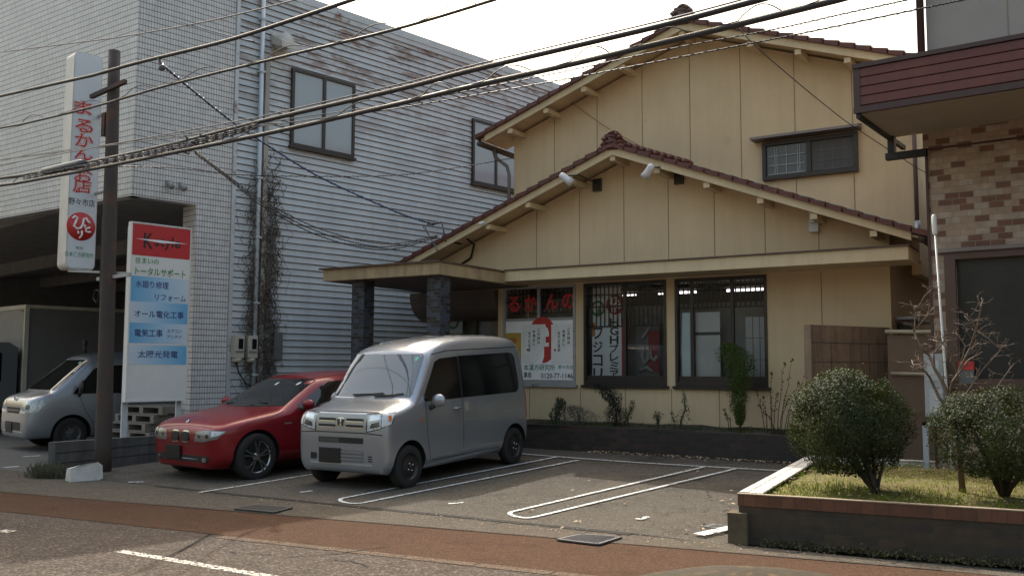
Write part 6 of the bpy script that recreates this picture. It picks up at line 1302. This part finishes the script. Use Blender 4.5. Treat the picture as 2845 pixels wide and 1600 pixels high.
for i in range(3): cable(street([(u, v + (i + 1) * (Cd[k][1] - v) / 4.) for k, (u, v) in enumerate(Cu[:4])], -.05 + .03 * i), .008, cab_g, ['thin wire just under the upper thick cable at the left', 'thin wire midway between the two thick cables at the left', 'thin wire just above the lower thick cable at the left'][i], n=5, twist=.005)
cable(ext(street([(996, 274), (1177, 243), (1422, 200), (1600, 166), (1863, 115), (2007, 87), (2311, 24), (2427, 0)], .2)), .0045, cab_m, 'lower twisted pair of wires running to the top right', n=5, twist=.002)
cable(ext(street([(996, 262), (1177, 229), (1422, 180), (1684, 124), (1937, 77), (2126, 35), (2287, 0)], .25)), .004, cab_m, 'upper twisted pair of wires running to the top right', n=5, twist=.002)
def drop(pts, y0, y1, r, m, label, **kw):
    n = len(pts); return cable([at_y(u, v, y0 + (y1 - y0) * i / (n - 1)) for i, (u, v) in enumerate(pts)], r, m, label, **kw)
drop([(401, 157), (490, 232), (581, 304), (659, 357), (805, 446), (992, 531), (1079, 561)], 7.0, 13.4, .014, cab_b, 'blue service cable sagging from the top left cable to the house eave', n=6, twist=.006)
p = at_y(1080, 562, 13.4); b = MB(); b.tube([p, p + Vector((.1, 0, -.02))], .03, 8); b.tube([p + Vector((.1, 0, -.02)), p + Vector((.28, .0, .0))], .02, 6); b.tube([p + Vector((.28, 0, .0)), p + Vector((.3, .1, -.35))], .015, 6)
for i in range(2): b.tube([p + Vector((.02 + .1 * i, -.02, 0))] + [p + Vector((.05 - .14 * math.cos(t_) * (1 + .3 * i), -.02, -.28 + .24 * math.sin(t_ + 1.57))) for t_ in [k * .4 - .3 for k in range(0, 14)]], .008, 5)
tagp(b.build('service_bracket', cab_g), 'cable bracket with blue loops at the left end of the lower tiled roof', 'bracket')
for i, (dv, nmx) in enumerate(((0, 'highest'), (9, 'middle'), (18, 'lowest'))): drop([(491, 380 + dv * .3), (566, 436 + dv * .4), (662, 505 + dv * .8), (790, 570 + dv), (915, 606 + dv), (1000, 612 + dv * .7), (1100, 592 + dv * .3)], 6.7, 13.4, .007, cab_m, nmx + ' of the three thin drop wires sagging in front of the white siding', n=5, twist=.004)
drop([(300, 418), (453, 424), (600, 440), (800, 444), (996, 441), (1150, 422), (1290, 398)], 6.6, 15.2, .006, cab_m, 'thin wire running nearly level across the white siding to the upper gutter', n=5, twist=.004)
drop([(1853, 66), (1905, 121), (2000, 203), (2083, 271), (2143, 316), (2301, 419), (2345, 442)], 5.6, 12.1, .0045, cab_m, 'thin wire slanting down across the upper gable to the brick building', n=5)
drop([(1438, 259), (1536, 327), (1640, 383)], 15.25, 15.25, .006, joint, 'thin cable clipped to the upper gable wall behind the front ridge', n=5)
P_ = [cablepl(u, v, -.02) for u, v in ((100, 436), (112, 431), (200, 411), (214, 408))]; b = MB(); b.tube(P_, [.02, .042, .042, .025], 12); tagp(b.build('cable_closure', mat('closure_grey', (.07, .08, .095), .4)), 'grey splice sleeve on the upper thick cable at the left', 'closure')
b = MB(); c = cablepl(482, 366, -.03); random.seed(5)
for i in range(9): a = c + Vector((random.uniform(-.14, .14), random.uniform(-.03, .03), random.uniform(-.07, .05))); b.tube([a, a + rnd3() * .07, a + rnd3() * .09, a + rnd3() * .07], .009, 5)
b.blob(c, (.05, .04, .05), 2, .3); tagp(b.build('cable_junction', cab_g), 'tangle of small wires and clamps between the two thick cables', 'junction')
b = MB(); c = cablepl(400, 158, .6); b.tube([c + Vector((0, 0, .05)), c + Vector((.01, .02, -.03)), c + Vector((.05, .03, -.08))], .02, 6); b.blob(c + Vector((.03, .02, -.06)), .04, 2, .3); tagp(b.build('cable_clamp', cab_g), 'clamp where the blue service cable leaves the top left cable', 'clamp')
